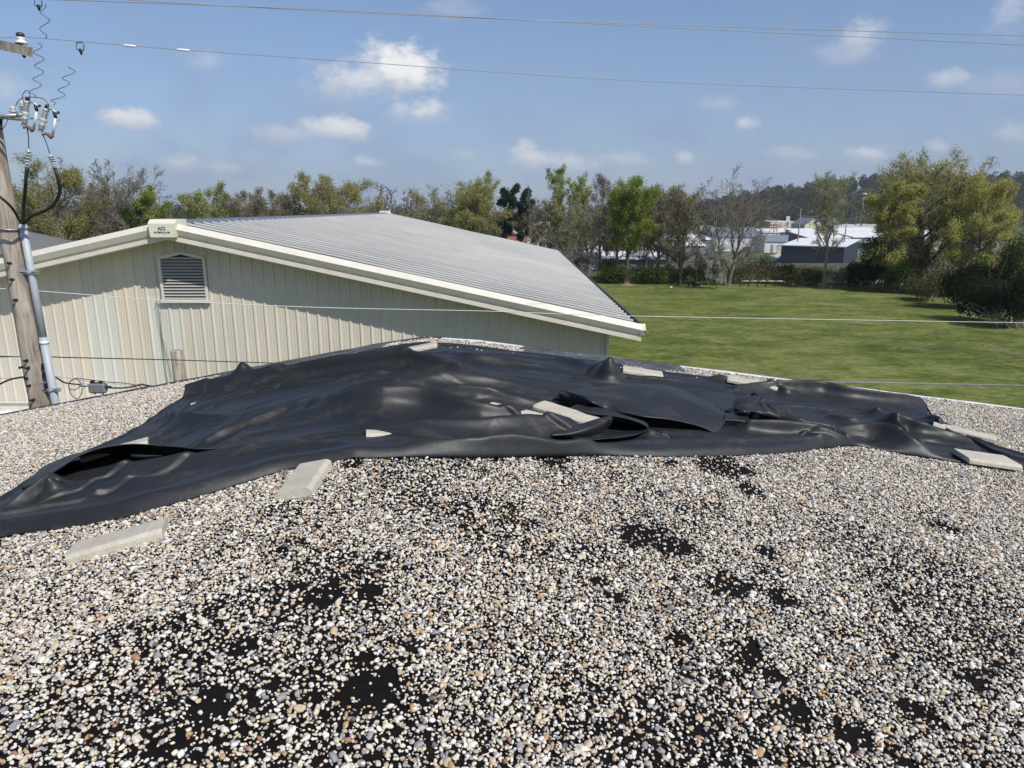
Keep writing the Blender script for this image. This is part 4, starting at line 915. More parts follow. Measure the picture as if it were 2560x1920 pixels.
for (px, py, n_, lab) in ((31, 265, 2, 'short grey ribbed stand-off insulator above the bracket arm, next to the pole'), (54, 252, 3, 'taller grey ribbed stand-off insulator partly behind the left cutout')):
    t_ = thing('standoff_insulator', lab, 'insulator', A(px, py, .12), 'stand-off insulators on the bracket')
    pr = [(0, .01), (0, .028), (.04, .036), (.055, .030)]
    for i in range(n_): h_ = .06 + i * .033; pr += [(h_, .03), (h_ + .012, .054), (h_ + .018, .054), (h_ + .026, .03)]
    pr += [(.06 + n_ * .033 + .02, .03)]
    MB().lathe((0, 0, 0), (0.02, 0, -1), pr, 16).build('body', porc, t_)
def wire(name, label, cat_, pts, r, m, group=None, sides=6, sub=8, sag=0):
    P_ = np.array([list(p) for p in pts]); k = max(len(pts) * sub, 12)
    d = cat(np.c_[P_], k) if len(pts) > 2 else P_[0] + (P_[1] - P_[0]) * np.linspace(0, 1, k)[:, None]
    if sag: d[:, 2] -= sag * 4 * np.linspace(0, 1, k) * (1 - np.linspace(0, 1, k))
    o = MB().tube([tuple(x) for x in d], r, sides).build(name, m); o['label'] = label; o['category'] = cat_
    if group: o['group'] = group
    return o
bare_w = mat('dull_copper_wire', (.10, .11, .125), .5, .4)
# curly lead wires
def curl(name, label, P_, amp, turns, Y_, r=.0045):
    P_ = cat(np.array([[a, b] for a, b in P_], float), 160); L = np.linspace(0, 1, 160)
    pts = []
    for i, (a, b) in enumerate(P_): 
        ph = L[i] * turns * 2 * math.pi; q = at(a, b, Y_); pts.append(q + Vector((math.cos(ph) * amp, math.sin(ph) * amp, math.sin(ph) * amp * .25)))
    o = MB().tube(pts, r, 5).build(name, bare_w); o['label'] = label; o['category'] = 'wire'; return o
curl('lead_wire', 'loose spiralling wire rising from the left cutout towards the crossarm', [(76, 245), (88, 222), (96, 190), (98, 150), (92, 108)], .055, 4.3, Yc)
curl('lead_wire', 'loose spiralling wire rising from the right cutout towards the hanging clamp', [(124, 262), (150, 240), (160, 215), (170, 190), (184, 166)], .055, 3.6, Yc)
curl('lead_wire', 'wavy wire hanging from the clamp at the top edge of the photo', [(103, 10), (114, 40), (110, 70), (106, 96)], .045, 2.2, YP - .6)
wire('lead_wire', 'thin wire looping over the left cutout like a hoop', 'wire', [A(75, 250), A(74, 234), A(66, 226), A(57, 236), A(56, 243), A(60, 262)], .0055, bare_w)
wire('lead_wire', 'thin arched wire joining the inner insulator to the right cutout', 'wire', [A(39, 265, .1), A(46, 252), A(60, 244), A(88, 243), A(110, 248), A(123, 263)], .0055, bare_w)
wire('lead_wire', 'thin wire sagging under the bracket arm beside the pole top', 'wire', [A(8, 320, .1), A(14, 312, .1), A(20, 298, .12)], .005, bare_w)
# cable terminations and the black riser cables down into the conduit
for (P_, Pb, lab1, lab2) in (
    ([(68, 320), (71, 340), (72, 372)], [(68, 418), (64, 460), (60, 510), (57, 560)], 'ribbed cable termination under the left cutout', 'black riser cable dropping from the left termination into the conduit'),
    ([(107, 335), (116, 358), (125, 385)], [(137, 420), (146, 450), (149, 480), (134, 512), (105, 530), (80, 540), (60, 558)], 'ribbed cable termination under the right cutout', 'black riser cable sweeping from the right termination into the conduit')):
    t_ = thing('cable_termination', lab1, 'cable end', A(*P_[-1]), 'ribbed cable terminations')
    a = A(*P_[-1]); b = A(*Pb[0]); ax = (b - a); L = ax.length
    pr = [(0, .01), (.02, .016)]
    for i in range(5): h_ = .03 + i * L * .16; pr += [(h_, .017), (h_ + .008, .036), (h_ + .014, .036), (h_ + .022, .017)]
    pr += [(L * .95, .017), (L, .020)]
    MB().lathe((0, 0, 0), ax, pr, 14).build('sheds', porc, t_)
    for i in range(3):
        h_ = .034 + i * L * .16; MB().lathe(ax.normalized() * (h_ + .002), ax, [(0, .020), (.004, .0385), (.009, .0385), (.012, .02)], 14).build('shed', blackc, t_)
    wire('lead_wire', 'short wire between a cutout and the ' + lab1, 'wire', [A(*p) for p in P_], .008, bare_w)
    wire('riser_cable', lab2, 'cable', [A(*p, .0 if i < 2 else .18 * i / len(Pb)) for i, p in enumerate(Pb)], .022, blackc, sides=10)
wire('riser_cable', 'black riser cable crossing the face of the pole into the conduit', 'cable', [A(-30, 470, -.2), A(0, 492, -.2), (A(30, 520, -.1)), A(52, 556, .2)], .018, blackc, sides=10)
# ---- spans
gw = 'overhead wires across the sky'
Pd = lambda px, py, Y_: at(px, py, Y_)
alw = mat('grey_aluminium_wire', (.27, .27, .28), .5, .3)
def span(label, P_, Y0, Y1, r, m, name='overhead_wire', group=gw, **k):
    n = len(P_); x0, x1 = P_[0][0], P_[-1][0]
    return wire(name, label, 'wire', [Pd(a, b, Y0 + (Y1 - Y0) * (a - x0) / (x1 - x0)) for a, b in P_], r, m, group, sub=10, **k)
span('upper thin wire of the pair that runs off the top left of the photo', [(-200, -12), (165, 0), (820, 25), (1273, 48), (1900, 80), (2560, 113), (2900, 130)], 10.2, 16, .0058, alw)
span('second thin wire of the top pair, crossing the first and ending higher at right', [(-100, -30), (330, 0), (926, 33), (1620, 61), (2560, 90), (2900, 100)], 10.3, 18, .0058, alw)
span('thin wire from the crossarm insulator running to the right below the top pair', [(-120, 100), (0, 95), (45, 92), (110, 96), (318, 113), (463, 125), (868, 153), (1620, 203), (2560, 238), (2900, 248)], 9.9, 16, .0052, alw)
for (a, b, lab) in (((307, 113), (340, 116), 'white splice sleeve on the crossarm wire, the one nearer the pole'), ((441, 123.5), (475, 126.5), 'white splice sleeve on the crossarm wire, the one farther right')):
    f_ = lambda p: Pd(p[0], p[1], 9.9 + 6.1 * (p[0] + 120) / 3020)
    o = MB().tube([f_(a), Vector(f_(a)).lerp(f_(b), .15), Vector(f_(a)).lerp(f_(b), .85), f_(b)], [.01, .017, .017, .01], 8).build('splice_sleeve', porcb); o['label'] = lab; o['category'] = 'splice'; o['group'] = 'white splice sleeves'
# stirrup clamps
for (cx_, cy_, s_, Y_, lab) in ((200, 106, 1, YP - .1, 'small square wire clamp hanging from the crossarm wire'), (95, -4, 1, YP - .6, 'small square wire clamp hanging at the very top of the photo')):
    t_ = thing('stirrup_clamp', lab, 'clamp', at(cx_, cy_, Y_), 'stirrup clamps'); q = lambda x, y: at(cx_ + x, cy_ + y, Y_) - at(cx_, cy_, Y_)
    MB().tube([q(-9, 2), q(-8, 17), q(-1, 21), q(9, 20), q(10, 8), q(7, 0), q(-9, 1)], .008, 6).build('loop', bare_w, t_)
    MB().tube([q(0, 16), q(2, 22), q(4, 31)], [.016, .022, .010], 8).build('stud', iron, t_)
# pale wire across the gable and field
span('pale wire crossing in front of the gable and the grass field', [(-120, 716), (75, 726), (428, 752), (810, 769), (1226, 778), (1585, 790), (2560, 807), (2900, 812)], 10.3, 16, .0062, mat('pale_wire', (.62, .62, .55), .5), group='wires crossing in front of the gable')
span('black communication cable running level in front of the lower gable wall', [(-120, 893), (0, 892), (100, 891), (180, 894), (440, 900), (700, 908), (1000, 915)], 10.3, 17, .0105, blackc, name='communication_cable', group='wires crossing in front of the gable')
span('thin messenger strand just above the black communication cable beside the pole', [(-20, 889), (50, 891)], 10.2, 10.3, .005, alw, name='messenger_wire')
span('thin lower messenger strand carrying the grey amplifier box', [(-120, 950), (60, 944), (130, 940), (235, 955), (330, 963), (420, 968), (520, 975)], 10.3, 12.4, .0045, alw, name='messenger_wire')
wire('drop_cable', 'black cable curving from the left edge to the pole below the messenger strand', 'cable', [Pd(-60, 990, 10.3), Pd(0, 960, 10.3), Pd(28, 948, 10.3), Pd(62, 942, 10.3)], .013, blackc)
YA = 10.8
amp = thing('amplifier_box', 'grey cast metal cable amplifier box hanging from a strand right of the pole', 'electrical box', at(245, 970, YA))
m = MB(); m.box((0, 0, -.0), (.255, .12, .155), None, .02); m.build('housing', wmat('cast_grey', (.24, .245, .25), .15, 8, rough=.5, metal=.3), amp)
m = MB(); m.box((-.075, 0, .095), (.045, .05, .045)); m.box((.055, 0, .09), (.04, .05, .045)); m.box((-.01, 0, .085), (.20, .02, .012)); m.build('clamp', iron, amp)
m = MB(); m.lathe((-.06, 0, -.10), (0, 0, 1), [(0, .012), (.03, .014)], 8); m.build('foot_bolt', iron, amp); m = MB(); m.lathe((.065, 0, -.105), (0, 0, 1), [(0, .012), (.03, .014)], 8); m.build('foot_bolt', iron, amp)
m = MB(); m.lathe((.12, 0, .02), (1, 0, -.05), [(0, .03), (.03, .03), (.035, .02), (.09, .016)], 10); m.build('connector', blackc, amp)
m = MB(); m.lathe((-.13, 0, .04), (-1, 0, .05), [(0, .014), (.02, .018), (.04, .018), (.05, .028), (.12, .03), (.15, .016)], 10); m.build('connector', galv, amp)
wire('drop_cable', 'black cable from the pole to the left side of the amplifier box', 'cable', [Pd(118, 940, 10.4), Pd(140, 944, 10.5), Pd(158, 955, 10.6), Pd(175, 959, 10.7), Pd(205, 962, YA)], .012, blackc)
wire('drop_cable', 'black cable from the right side of the amplifier box to the roof edge', 'cable', [Pd(268, 969, YA), Pd(300, 970, 10.9), Pd(330, 967, 11), Pd(352, 961, 11.1), Pd(365, 963, 11.1), Pd(395, 969, 11.3), Pd(420, 976, 11.6)], .013, blackc)
wire('looped_wire', 'thin spare wire coiled in a loop left of the amplifier box', 'wire', [Pd(355, 968, YA), Pd(335, 962, YA), Pd(312, 958, YA), Pd(260, 954, YA), Pd(205, 947, YA), Pd(190, 946, YA), Pd(176, 954, YA), Pd(172, 968, YA), Pd(182, 975, YA - .02), Pd(196, 970, YA - .02), Pd(201, 958, YA - .02), Pd(192, 948, YA - .02), Pd(178, 951, YA - .02), Pd(172, 965, YA - .03), Pd(176, 983, YA - .03), Pd(191, 997, YA - .03), Pd(203, 986, YA - .03), Pd(206, 970, YA - .03)], .006, blackc)
wire('looped_wire', 'thin slack wire hanging under the cable near the roof edge', 'wire', [Pd(330, 961, 11), Pd(345, 972, 11), Pd(354, 973, 11), Pd(364, 965, 11)], .005, blackc)
# twisted service cable over the field
tw = MB()
for ph, r_ in ((0, .008), (2.1, .008), (4.2, .007)):
    pts = []
    for i in range(420):
        s_ = i / 419; px = 2010 + 700 * s_; py = 954 + 11.5 * s_ * 550 / 500; q = at(px, py, 12.5 + 2.5 * s_); a = s_ * 2 * math.pi * 16 + ph
        pts.append(q + Vector((0, math.cos(a) * .0095, math.sin(a) * .0095)))
    tw.tube(pts, r_, 5)
o = tw.build('service_cable', wmat('twisted_aluminium', (.34, .35, .36), .35, 3, rough=.4, metal=.4)); o['label'] = 'twisted silver service cable just above the right end of the black sheet'; o['category'] = 'cable'
# cut-off post between the roofs
ps = at(452, 955, 17.2); st = thing('wooden_stub_pole', 'cut-off weathered wooden post standing behind the roof edge in front of the gable', 'post', (ps.x, 17.2, 0))
zt = at(452, 876, 17.2).z
MB().tube([(.05, 0, -.3), (0, 0, 2), (-.02, 0, zt - .02), (-.02, 0, zt)], [.17, .155, .14, .132], 18).build('post', wood, st)
# ------------------------------------------------------------------ vegetation
def leafmat(name, lo, hi, trans=.48):
    def fn(t, b):
        g = t.add('ShaderNodeNewGeometry'); n = t.noise(g.outputs['Position'], .45, 4, .6)
        f = t.math('ADD', t.math('MULTIPLY', g.outputs['Random Per Island'], .55), t.math('MULTIPLY', n, .5))
        c = t.ramp(f, [(.2, lo), (.85, hi)]); t.l.new(c, b.inputs['Base Color'])
        tr = t.add('ShaderNodeBsdfTranslucent'); t.l.new(c, tr.inputs[0]); mx = t.add('ShaderNodeMixShader'); mx.inputs[0].default_value = trans
        t.l.new(b.outputs[0], mx.inputs[1]); t.l.new(tr.outputs[0], mx.inputs[2]); t.l.new(mx.outputs[0], t.n['Material Output'].inputs[0])
    return mat(name, rough=.75, spec=.12, fn=fn)
LM = dict(
    olive=leafmat('olive_buds', (0.2, 0.195, 0.065), (0.5, 0.465, 0.18)),
    lime=leafmat('lime_leaves', (0.16, 0.21, 0.035), (0.42, 0.48, 0.11)),
    pale=leafmat('pale_green_buds', (0.24, 0.27, 0.1), (0.54, 0.56, 0.24)),
    yellow=leafmat('yellow_catkins', (.26, .245, .07), (.64, .60, .20)),
    brown=leafmat('brown_buds', (0.19, 0.165, 0.105), (0.42, 0.37, 0.25)),
    grey=leafmat('grey_twig_haze', (0.14, 0.125, 0.11), (0.3, 0.275, 0.24)),
    dark=leafmat('dark_evergreen', (0.01, 0.02, 0.006), (0.038, 0.062, 0.018)),
    pine=leafmat('pine_needles', (.022, .042, .022), (.065, .10, .045)),
    green=leafmat('shrub_green', (0.035, 0.07, 0.014), (0.13, 0.19, 0.045)),
    scrub=leafmat('scrub_olive', (0.08, 0.085, 0.03), (0.22, 0.205, 0.09)),
    white=leafmat('white_blossom', (0.35, 0.37, 0.3), (0.7, 0.7, 0.62)),
    wood1=leafmat('far_wood', (.075, .07, .047), (.20, .185, .12)),
    wood2=leafmat('far_pines', (.020, .040, .022), (.068, .095, .048)))
def barkfn(lo, hi):
    def fn(t, b):
        g = t.add('ShaderNodeNewGeometry').outputs['Position']
        t.l.new(t.ramp(t.noise(t.mapping(g, (1, 1, .3)), 3, 5, .7), [(.3, lo), (.7, hi)]), b.inputs['Base Color'])
    return fn
BM = dict(dark=mat('dark_bark', rough=.9, spec=.1, fn=barkfn((.07, .056, .044), (.18, .15, .12))), grey=mat('grey_bark', rough=.9, spec=.1, fn=barkfn((.15, .135, .12), (.34, .30, .26))),
          brown=mat('brown_bark', rough=.9, spec=.1, fn=barkfn((.15, .128, .10), (.31, .275, .225))))
def fast_tubes(paths, radii, sides):
    """paths (n, k, 3), radii (n, k) -> vertices, quads"""
    P_ = np.asarray(paths); n, k, _ = P_.shape
    d = np.gradient(P_, axis=1); d /= np.linalg.norm(d, axis=2, keepdims=True) + 1e-9
    ref = np.where(np.abs(d[..., 2:3]) > .9, np.array([1., 0, 0]), np.array([0, 0, 1.])); u = np.cross(d, ref); u /= np.linalg.norm(u, axis=2, keepdims=True) + 1e-9; v_ = np.cross(d, u)
    a = np.arange(sides) * 2 * np.pi / sides
    V_ = P_[:, :, None] + (u[:, :, None] * np.cos(a)[None, None, :, None] + v_[:, :, None] * np.sin(a)[None, None, :, None]) * np.asarray(radii)[:, :, None, None]
    I = np.arange(n * k * sides).reshape(n, k, sides); J = np.roll(I, -1, axis=2)
    Q_ = np.stack([I[:, :-1], J[:, :-1], J[:, 1:], I[:, 1:]], -1).reshape(-1, 4)
    return V_.reshape(-1, 3), Q_
def leaf_quads(C_, size, rs, flat=.0):
    n = len(C_); a = rs.normal(0, 1, (n, 3)); a[:, 2] *= (1 - flat); a /= np.linalg.norm(a, axis=1, keepdims=True)
    b = np.cross(a, rs.normal(0, 1, (n, 3))); b /= np.linalg.norm(b, axis=1, keepdims=True)
    s_ = (size * rs.uniform(.6, 1.4, n))[:, None]; a = a * s_; b = b * s_ * .6
    V_ = np.stack([C_ - a, C_ - b * .9 + a * .1, C_ + a, C_ + b], 1).reshape(-1, 3)
    return V_, np.arange(4 * n).reshape(n, 4)
def grow(seed, H, Rw, base=.25, shape='oval', n1=14, n2=7, n3=6, n4=4, up=.75, trunk_r=.22, stems=1, top=1.0, leaf_n=0, leaf_s=0.083, spread=.35, twist=.18, bare_top=0, clump=1.0):
    rs = np.random.RandomState(seed); groups = []
    def env(f):
        f = np.clip(f, 0, 1)
        if shape == 'oval': return np.sqrt(np.clip(1 - ((f - .45) / .58) ** 2, 0.02, 1))
        if shape == 'round': return np.sqrt(np.clip(1 - ((f - .35) / .68) ** 2, 0.02, 1))
        if shape == 'vase': return .35 + .75 * f ** .8 * np.sqrt(np.clip(1 - ((f - .6) / .55) ** 2 * .5, 0, 1))
        if shape == 'cone': return np.clip(1.05 - f, .05, 1) ** .8
        if shape == 'spire': return .35 * np.sqrt(np.clip(1 - ((f - .4) / .62) ** 2, .02, 1)) * 2.6
        if shape == 'umbrella': return np.clip(.25 + 1.1 * np.exp(-((f - .45) / .35) ** 2), 0, 1)
    def branch(p0, d0, L, r0, r1, k, wob, lift=0.0):
        n = len(p0); P_ = np.zeros((n, k, 3)); P_[:, 0] = p0; d = d0.copy()
        for i in range(1, k):
            d = d + rs.normal(0, wob, (n, 3)); d[:, 2] += lift; d /= np.linalg.norm(d, axis=1, keepdims=True)
            P_[:, i] = P_[:, i - 1] + d * (L / (k - 1))[:, None]
        return P_, r0[:, None] * (1 - np.linspace(0, 1, k))[None] + r1[:, None] * np.linspace(0, 1, k)[None], d
    # stems
    p0 = np.zeros((stems, 3)); d0 = np.tile([0, 0, 1.0], (stems, 1)); 
    if stems > 1:
        an = np.linspace(0, 2 * np.pi, stems, endpoint=False) + rs.rand(); d0[:, 0] = np.cos(an) * spread; d0[:, 1] = np.sin(an) * spread; p0[:, :2] = d0[:, :2] * .3; d0 /= np.linalg.norm(d0, axis=1, keepdims=True)
    S, SR_, _d = branch(p0, d0, np.full(stems, H * .93), np.full(stems, trunk_r / stems ** .4), np.full(stems, trunk_r * .1), 12, .045, .05)
    SR_[:, 0] *= 1.35; SR_[:, 1] *= 1.08
    groups.append((S, SR_, 7))
    def children(S, SR_, num, f0, f1, Lf, dirup, k, wob, lift, rk, absenv=False):
        n, kk, _ = S.shape; tot = n * num; pi = np.repeat(np.arange(n), num)
        f = np.tile(np.linspace(f0, f1, num), n) + rs.uniform(-.5, .5, tot) * (f1 - f0) / num; f = np.clip(f, 0, .985); x = f * (kk - 1); i = x.astype(int); w_ = (x - i)[:, None]
        p = S[pi, i] * (1 - w_) + S[pi, np.minimum(i + 1, kk - 1)] * w_; r = SR_[pi, i] * (1 - w_[:, 0]) + SR_[pi, np.minimum(i + 1, kk - 1)] * w_[:, 0]
        tg = S[pi, np.minimum(i + 1, kk - 1)] - S[pi, i]; tg /= np.linalg.norm(tg, axis=1, keepdims=True) + 1e-9
        rd = rs.normal(0, 1, (tot, 3)); rd -= tg * (rd * tg).sum(1)[:, None]; rd /= np.linalg.norm(rd, axis=1, keepdims=True)
        if absenv:
            an = np.arange(tot) * 2.4 + rs.uniform(-.4, .4, tot); rd = np.stack([np.cos(an), np.sin(an), np.zeros(tot)], 1)
            hf = np.clip((p[:, 2] / H - base) / (1 - base), 0, 1); L = Rw * env(hf) * rs.uniform(.75, 1.12, tot)
        else: L = Lf[pi] * rs.uniform(.55, 1.0, tot) * (1.15 - .65 * f)
        d = rd * (1 - dirup) + tg * dirup * (1 if not absenv else 0) + np.array([0, 0, 1.0]) * (dirup if absenv else .12); d /= np.linalg.norm(d, axis=1, keepdims=True)
        if absenv: L = L / np.maximum(np.hypot(d[:, 0], d[:, 1]), .45)
        rr = np.minimum(r * rk, L * .03 + .004)
        P_, R_, _ = branch(p, d, L, rr, rr * .25, k, wob, lift); return P_, R_, L
    B1, R1, L1 = children(S, SR_, max(n1 // stems, 3), base, .97, None, up * .55, 8, twist, .05, .6, True); groups.append((B1, R1, 5))
    B2, R2, L2 = children(B1, R1, n2, .22, .97, L1 * .50, .55, 6, twist, .045, .6); groups.append((B2, R2, 3))
    B3, R3, L3 = children(B2, R2, n3, .2, .97, L2 * .52, .55, 4, twist, .03, .6); groups.append((B3, np.maximum(R3, .016 if leaf_n else .022), 3))
    if n4: B4, R4, L4 = children(B3, R3, n4, .2, .95, L3 * .6, .5, 3, twist, .02, .7); groups.append((B4, np.maximum(R4, .011 if leaf_n else .015), 3))
    else: B4 = B3
    V_, Q_, off = [], [], 0
    for P_, R_, sd in groups:
        a, b = fast_tubes(P_, R_, sd); V_.append(a); Q_.append(b + off); off += len(a)
    V_ = np.vstack(V_); Q_ = np.vstack(Q_); lv = None
    tips = B3[:, -1]; zt = np.percentile(tips[:, 2], 99.3); rx = np.percentile(np.abs(tips[:, 0]), 96)
    sc_ = np.array([Rw / rx * .97, Rw / rx * .97, H / zt]); V_ = V_ * sc_
    if leaf_n:
        src = np.concatenate([B4.reshape(-1, 3), B3[:, 1:].reshape(-1, 3)]) * sc_
        if clump < 1: 
            keepn = value_noise(src[:, 0] * .9 + 50, src[:, 2] * .9 + src[:, 1] * .7 + 50, seed) ; src = src[keepn > (1 - clump) * .7 + .1]
        idx = rs.randint(0, len(src), leaf_n); C_ = src[idx] + rs.normal(0, 1, (leaf_n, 3)) * (leaf_s * 1.2 + .036 * Rw); lv = leaf_quads(C_, leaf_s, rs)
    return V_, Q_, lv
TREECACHE = {}
def tree(name, label, cat_, px, ytop, wpx, Y_, kind, zb=None, group=None, seed=0, bark='grey', rot=None, **kw):
    """px, ytop, wpx: where the crown's centre line, top and width fall in the photo; Y_: distance"""
    t0 = at(px, ytop, Y_); zb = float(ground_z(t0.x, Y_)) - .1 if zb is None else zb; H = t0.z - zb; Rw = wpx * .5 * (at(px + 100, ytop, Y_).x - t0.x) / 100
    o = thing(name, label, cat_, (t0.x, Y_, zb), group)
    V_, Q_, lv = grow(seed, H, Rw, **kw)
    link('trunk', npmesh('trunk', V_, Q_, True), BM[bark], o)
    if lv is not None: link('crown', npmesh('crown', *lv), LM[kind], o)
    o.rotation_euler.z = rot if rot is not None else seed * 1.3
    return o
G1 = 'trees behind the metal building'; G2 = 'trees along the far edge of the field'
# ---- left, beyond the metal roof
tree('oak_tree', 'broad olive-budding tree right behind the pole, tallest at the far left', 'tree', 122, 398, 240, 74, 'olive', group=G1, seed=3, bark='dark', base=.18, shape='round', n1=20, n2=8, n3=7, n4=3, leaf_n=34000, leaf_s=0.072, trunk_r=.32, up=.6)
tree('bare_tree', 'tall leafless grey tree standing between the pole and the green trees', 'tree', 296, 405, 235, 78, None, group=G1, seed=14, bark='brown', base=.16, shape='oval', n1=22, n2=9, n3=8, n4=6, trunk_r=.36, up=1.15, twist=.16)
tree('young_tree', 'small bright green leafing tree left of the ridge sign box', 'tree', 392, 470, 105, 66, 'lime', group=G1, seed=5, bark='brown', base=.15, shape='oval', n1=16, n2=7, n3=6, n4=3, leaf_n=18375, leaf_s=0.069, trunk_r=.16, up=1.0)
tree('young_tree', 'small green bush-like tree directly under the bare tree crown', 'tree', 345, 500, 95, 68, 'green', group=G1, seed=6, bark='brown', base=.1, shape='round', n1=14, n2=6, n3=6, n4=3, leaf_n=15750, leaf_s=0.076, trunk_r=.15)
tree('maple_tree', 'pale green rounded tree just right of the ridge sign box', 'tree', 500, 462, 130, 82, 'pale', group=G1, seed=7, bark='brown', base=.15, shape='round', n1=18, n2=8, n3=6, n4=4, leaf_n=26250, leaf_s=0.076, trunk_r=.22, up=.9)
tree('brown_tree', 'brown budding tree, left one of the pair above the silver ridge', 'tree', 606, 474, 120, 84, 'brown', group=G1, seed=8, bark='grey', base=.12, shape='round', n1=18, n2=8, n3=7, n4=4, leaf_n=15750, leaf_s=0.069, trunk_r=.22)
tree('brown_tree', 'brown budding tree, right one of the pair above the silver ridge', 'tree', 672, 480, 100, 86, 'brown', group=G1, seed=9, bark='grey', base=.12, shape='round', n1=18, n2=8, n3=7, n4=4, leaf_n=13125, leaf_s=0.069, trunk_r=.2)
tree('oak_tree', 'rounded olive tree with an open crown standing alone against the sky above the roof', 'tree', 827, 442, 195, 88, 'olive', group=G1, seed=10, bark='grey', base=.30, shape='umbrella', n1=22, n2=8, n3=7, n4=4, leaf_n=28875, leaf_s=0.083, trunk_r=.30, up=.8, clump=.9)
tree('bare_tree', 'thin leafless tree, the palest of three bare ones above the roof end', 'tree', 942, 456, 52, 92, None, group=G1, seed=21, bark='grey', base=.2, shape='oval', n1=18, n2=7, n3=6, n4=4, trunk_r=.14, up=1.5)
tree('bare_tree', 'small dark leafless tree in the middle of three bare ones', 'tree', 986, 466, 44, 94, None, group=G1, seed=22, bark='dark', base=.3, shape='oval', n1=14, n2=7, n3=6, n4=3, trunk_r=.16, up=1.0)
tree('bare_tree', 'twiggy leafless tree, widest of three bare ones above the roof end', 'tree', 1024, 478, 66, 92, None, group=G1, seed=23, bark='grey', base=.15, shape='oval', n1=18, n2=8, n3=7, n4=4, trunk_r=.16, up=1.2)
tree('elm_tree', 'tall pale green leafing tree left of the dark pines', 'tree', 1180, 433, 118, 100, 'pale', group=G1, seed=24, bark='brown', base=.3, shape='spire', n1=18, n2=8, n3=7, n4=4, leaf_n=22312, leaf_s=0.089, trunk_r=.26, up=1.1)
tree('elm_tree', 'wide yellow-green tree low in front of the dark pines', 'tree', 1186, 478, 150, 96, 'olive', group=G1, seed=25, bark='brown', base=.12, shape='round', n1=18, n2=8, n3=7, n4=4, leaf_n=31500, leaf_s=0.083, trunk_r=.24)
for (px, yt, wp, Y_, sd, lab) in ((1262, 466, 62, 120, 31, 'dark pine with a clumped crown, the taller left one'), (1300, 478, 54, 118, 32, 'dark pine with a clumped crown, the shorter right one')):
    tree('pine_tree', lab, 'tree', px, yt, wp, Y_, 'pine', group='dark pines', seed=sd, bark='dark', base=.40, shape='oval', n1=13, n2=6, n3=6, n4=3, leaf_n=26000, leaf_s=0.117, trunk_r=.24, up=.5, clump=.85)
tree('bare_tree', 'slender leafless sapling just right of the dark pines', 'tree', 1330, 458, 34, 96, None, group=G2, seed=33, bark='brown', base=.35, shape='spire', n1=14, n2=6, n3=5, n4=3, trunk_r=.10, up=1.5)
tree('poplar_tree', 'tall narrow pale green tree with a forked top near the roof corner', 'tree', 1398, 420, 58, 84, 'pale', group=G2, seed=34, bark='brown', base=.22, shape='spire', n1=22, n2=7, n3=6, n4=3, leaf_n=13650, leaf_s=0.069, trunk_r=.17, up=1.6)
tree('poplar_tree', 'second narrow pale tree, shorter, touching the tall one', 'tree', 1440, 441, 66, 86, 'pale', group=G2, seed=35, bark='brown', base=.25, shape='oval', n1=18, n2=7, n3=6, n4=3, leaf_n=11025, leaf_s=0.069, trunk_r=.15, up=1.4)
tree('brown_tree', 'rounded grey-brown twiggy tree left of the bright lime tree', 'tree', 1508, 437, 110, 96, 'grey', group=G2, seed=36, bark='grey', base=.22, shape='round', n1=20, n2=9, n3=7, n4=5, leaf_n=9187, leaf_s=0.062, trunk_r=.24, up=.9)
tree('brown_tree', 'low bare scrubby tree beside the far roof corner', 'tree', 1470, 505, 100, 80, 'grey', group=G2, seed=37, bark='grey', base=.1, shape='oval', n1=16, n2=8, n3=7, n4=4, leaf_n=3937, leaf_s=0.055, trunk_r=.13, stems=2, up=1.2)
tree('lime_tree', 'bright yellow-green rounded tree, the brightest crown in the row', 'tree', 1574, 448, 138, 78, 'lime', group=G2, seed=38, bark='dark', base=.34, shape='round', n1=24, n2=9, n3=7, n4=3, leaf_n=42000, leaf_s=0.069, trunk_r=.30, up=.9)
tree('brown_tree', 'brown twiggy tree just right of the bright lime tree', 'tree', 1652, 466, 112, 79, 'brown', group=G2, seed=39, bark='brown', base=.26, shape='round', n1=22, n2=9, n3=7, n4=5, leaf_n=14437, leaf_s=0.055, trunk_r=.24, up=1.0)
tree('brown_tree', 'brown twiggy tree with two dark trunks left of the white flowering tree', 'tree', 1712, 466, 110, 77, 'brown', group=G2, seed=40, bark='dark', base=.24, shape='oval', n1=20, n2=9, n3=7, n4=5, leaf_n=13125, leaf_s=0.055, trunk_r=.24, stems=2, spread=.12, up=1.1)
tree('bare_tree', 'large bare tree with several trunks and a wide fan of branches', 'tree', 1838, 432, 215, 76, 'grey', group=G2, seed=41, bark='brown', base=.20, shape='oval', n1=24, n2=9, n3=8, n4=6, trunk_r=.40, stems=3, spread=.22, up=1.2, leaf_n=900, leaf_s=0.048)
tree('flowering_tree', 'small tree covered in white blossom at the far edge of the field', 'tree', 1800, 596, 76, 73, 'white', group=G2, seed=42, bark='brown', base=.1, shape='oval', n1=16, n2=7, n3=6, n4=3, leaf_n=8400, leaf_s=0.041, trunk_r=.09, up=.9, clump=.6)
tree('conical_tree', 'slim conical pale budding tree in front of the town', 'tree', 2088, 432, 100, 74, 'pale', group=G2, seed=43, bark='grey', base=.32, shape='spire', n1=26, n2=7, n3=6, n4=4, leaf_n=9450, leaf_s=0.052, trunk_r=.17, up=1.3)
tree('great_oak_tree', 'huge yellow-budding tree at the right, tallest crown in the photo', 'tree', 2345, 382, 300, 72, 'yellow', group=G2, seed=57, bark='dark', base=.12, shape='round', n1=30, n2=10, n3=8, n4=4, leaf_n=36000, leaf_s=0.065, trunk_r=.46, up=.8)
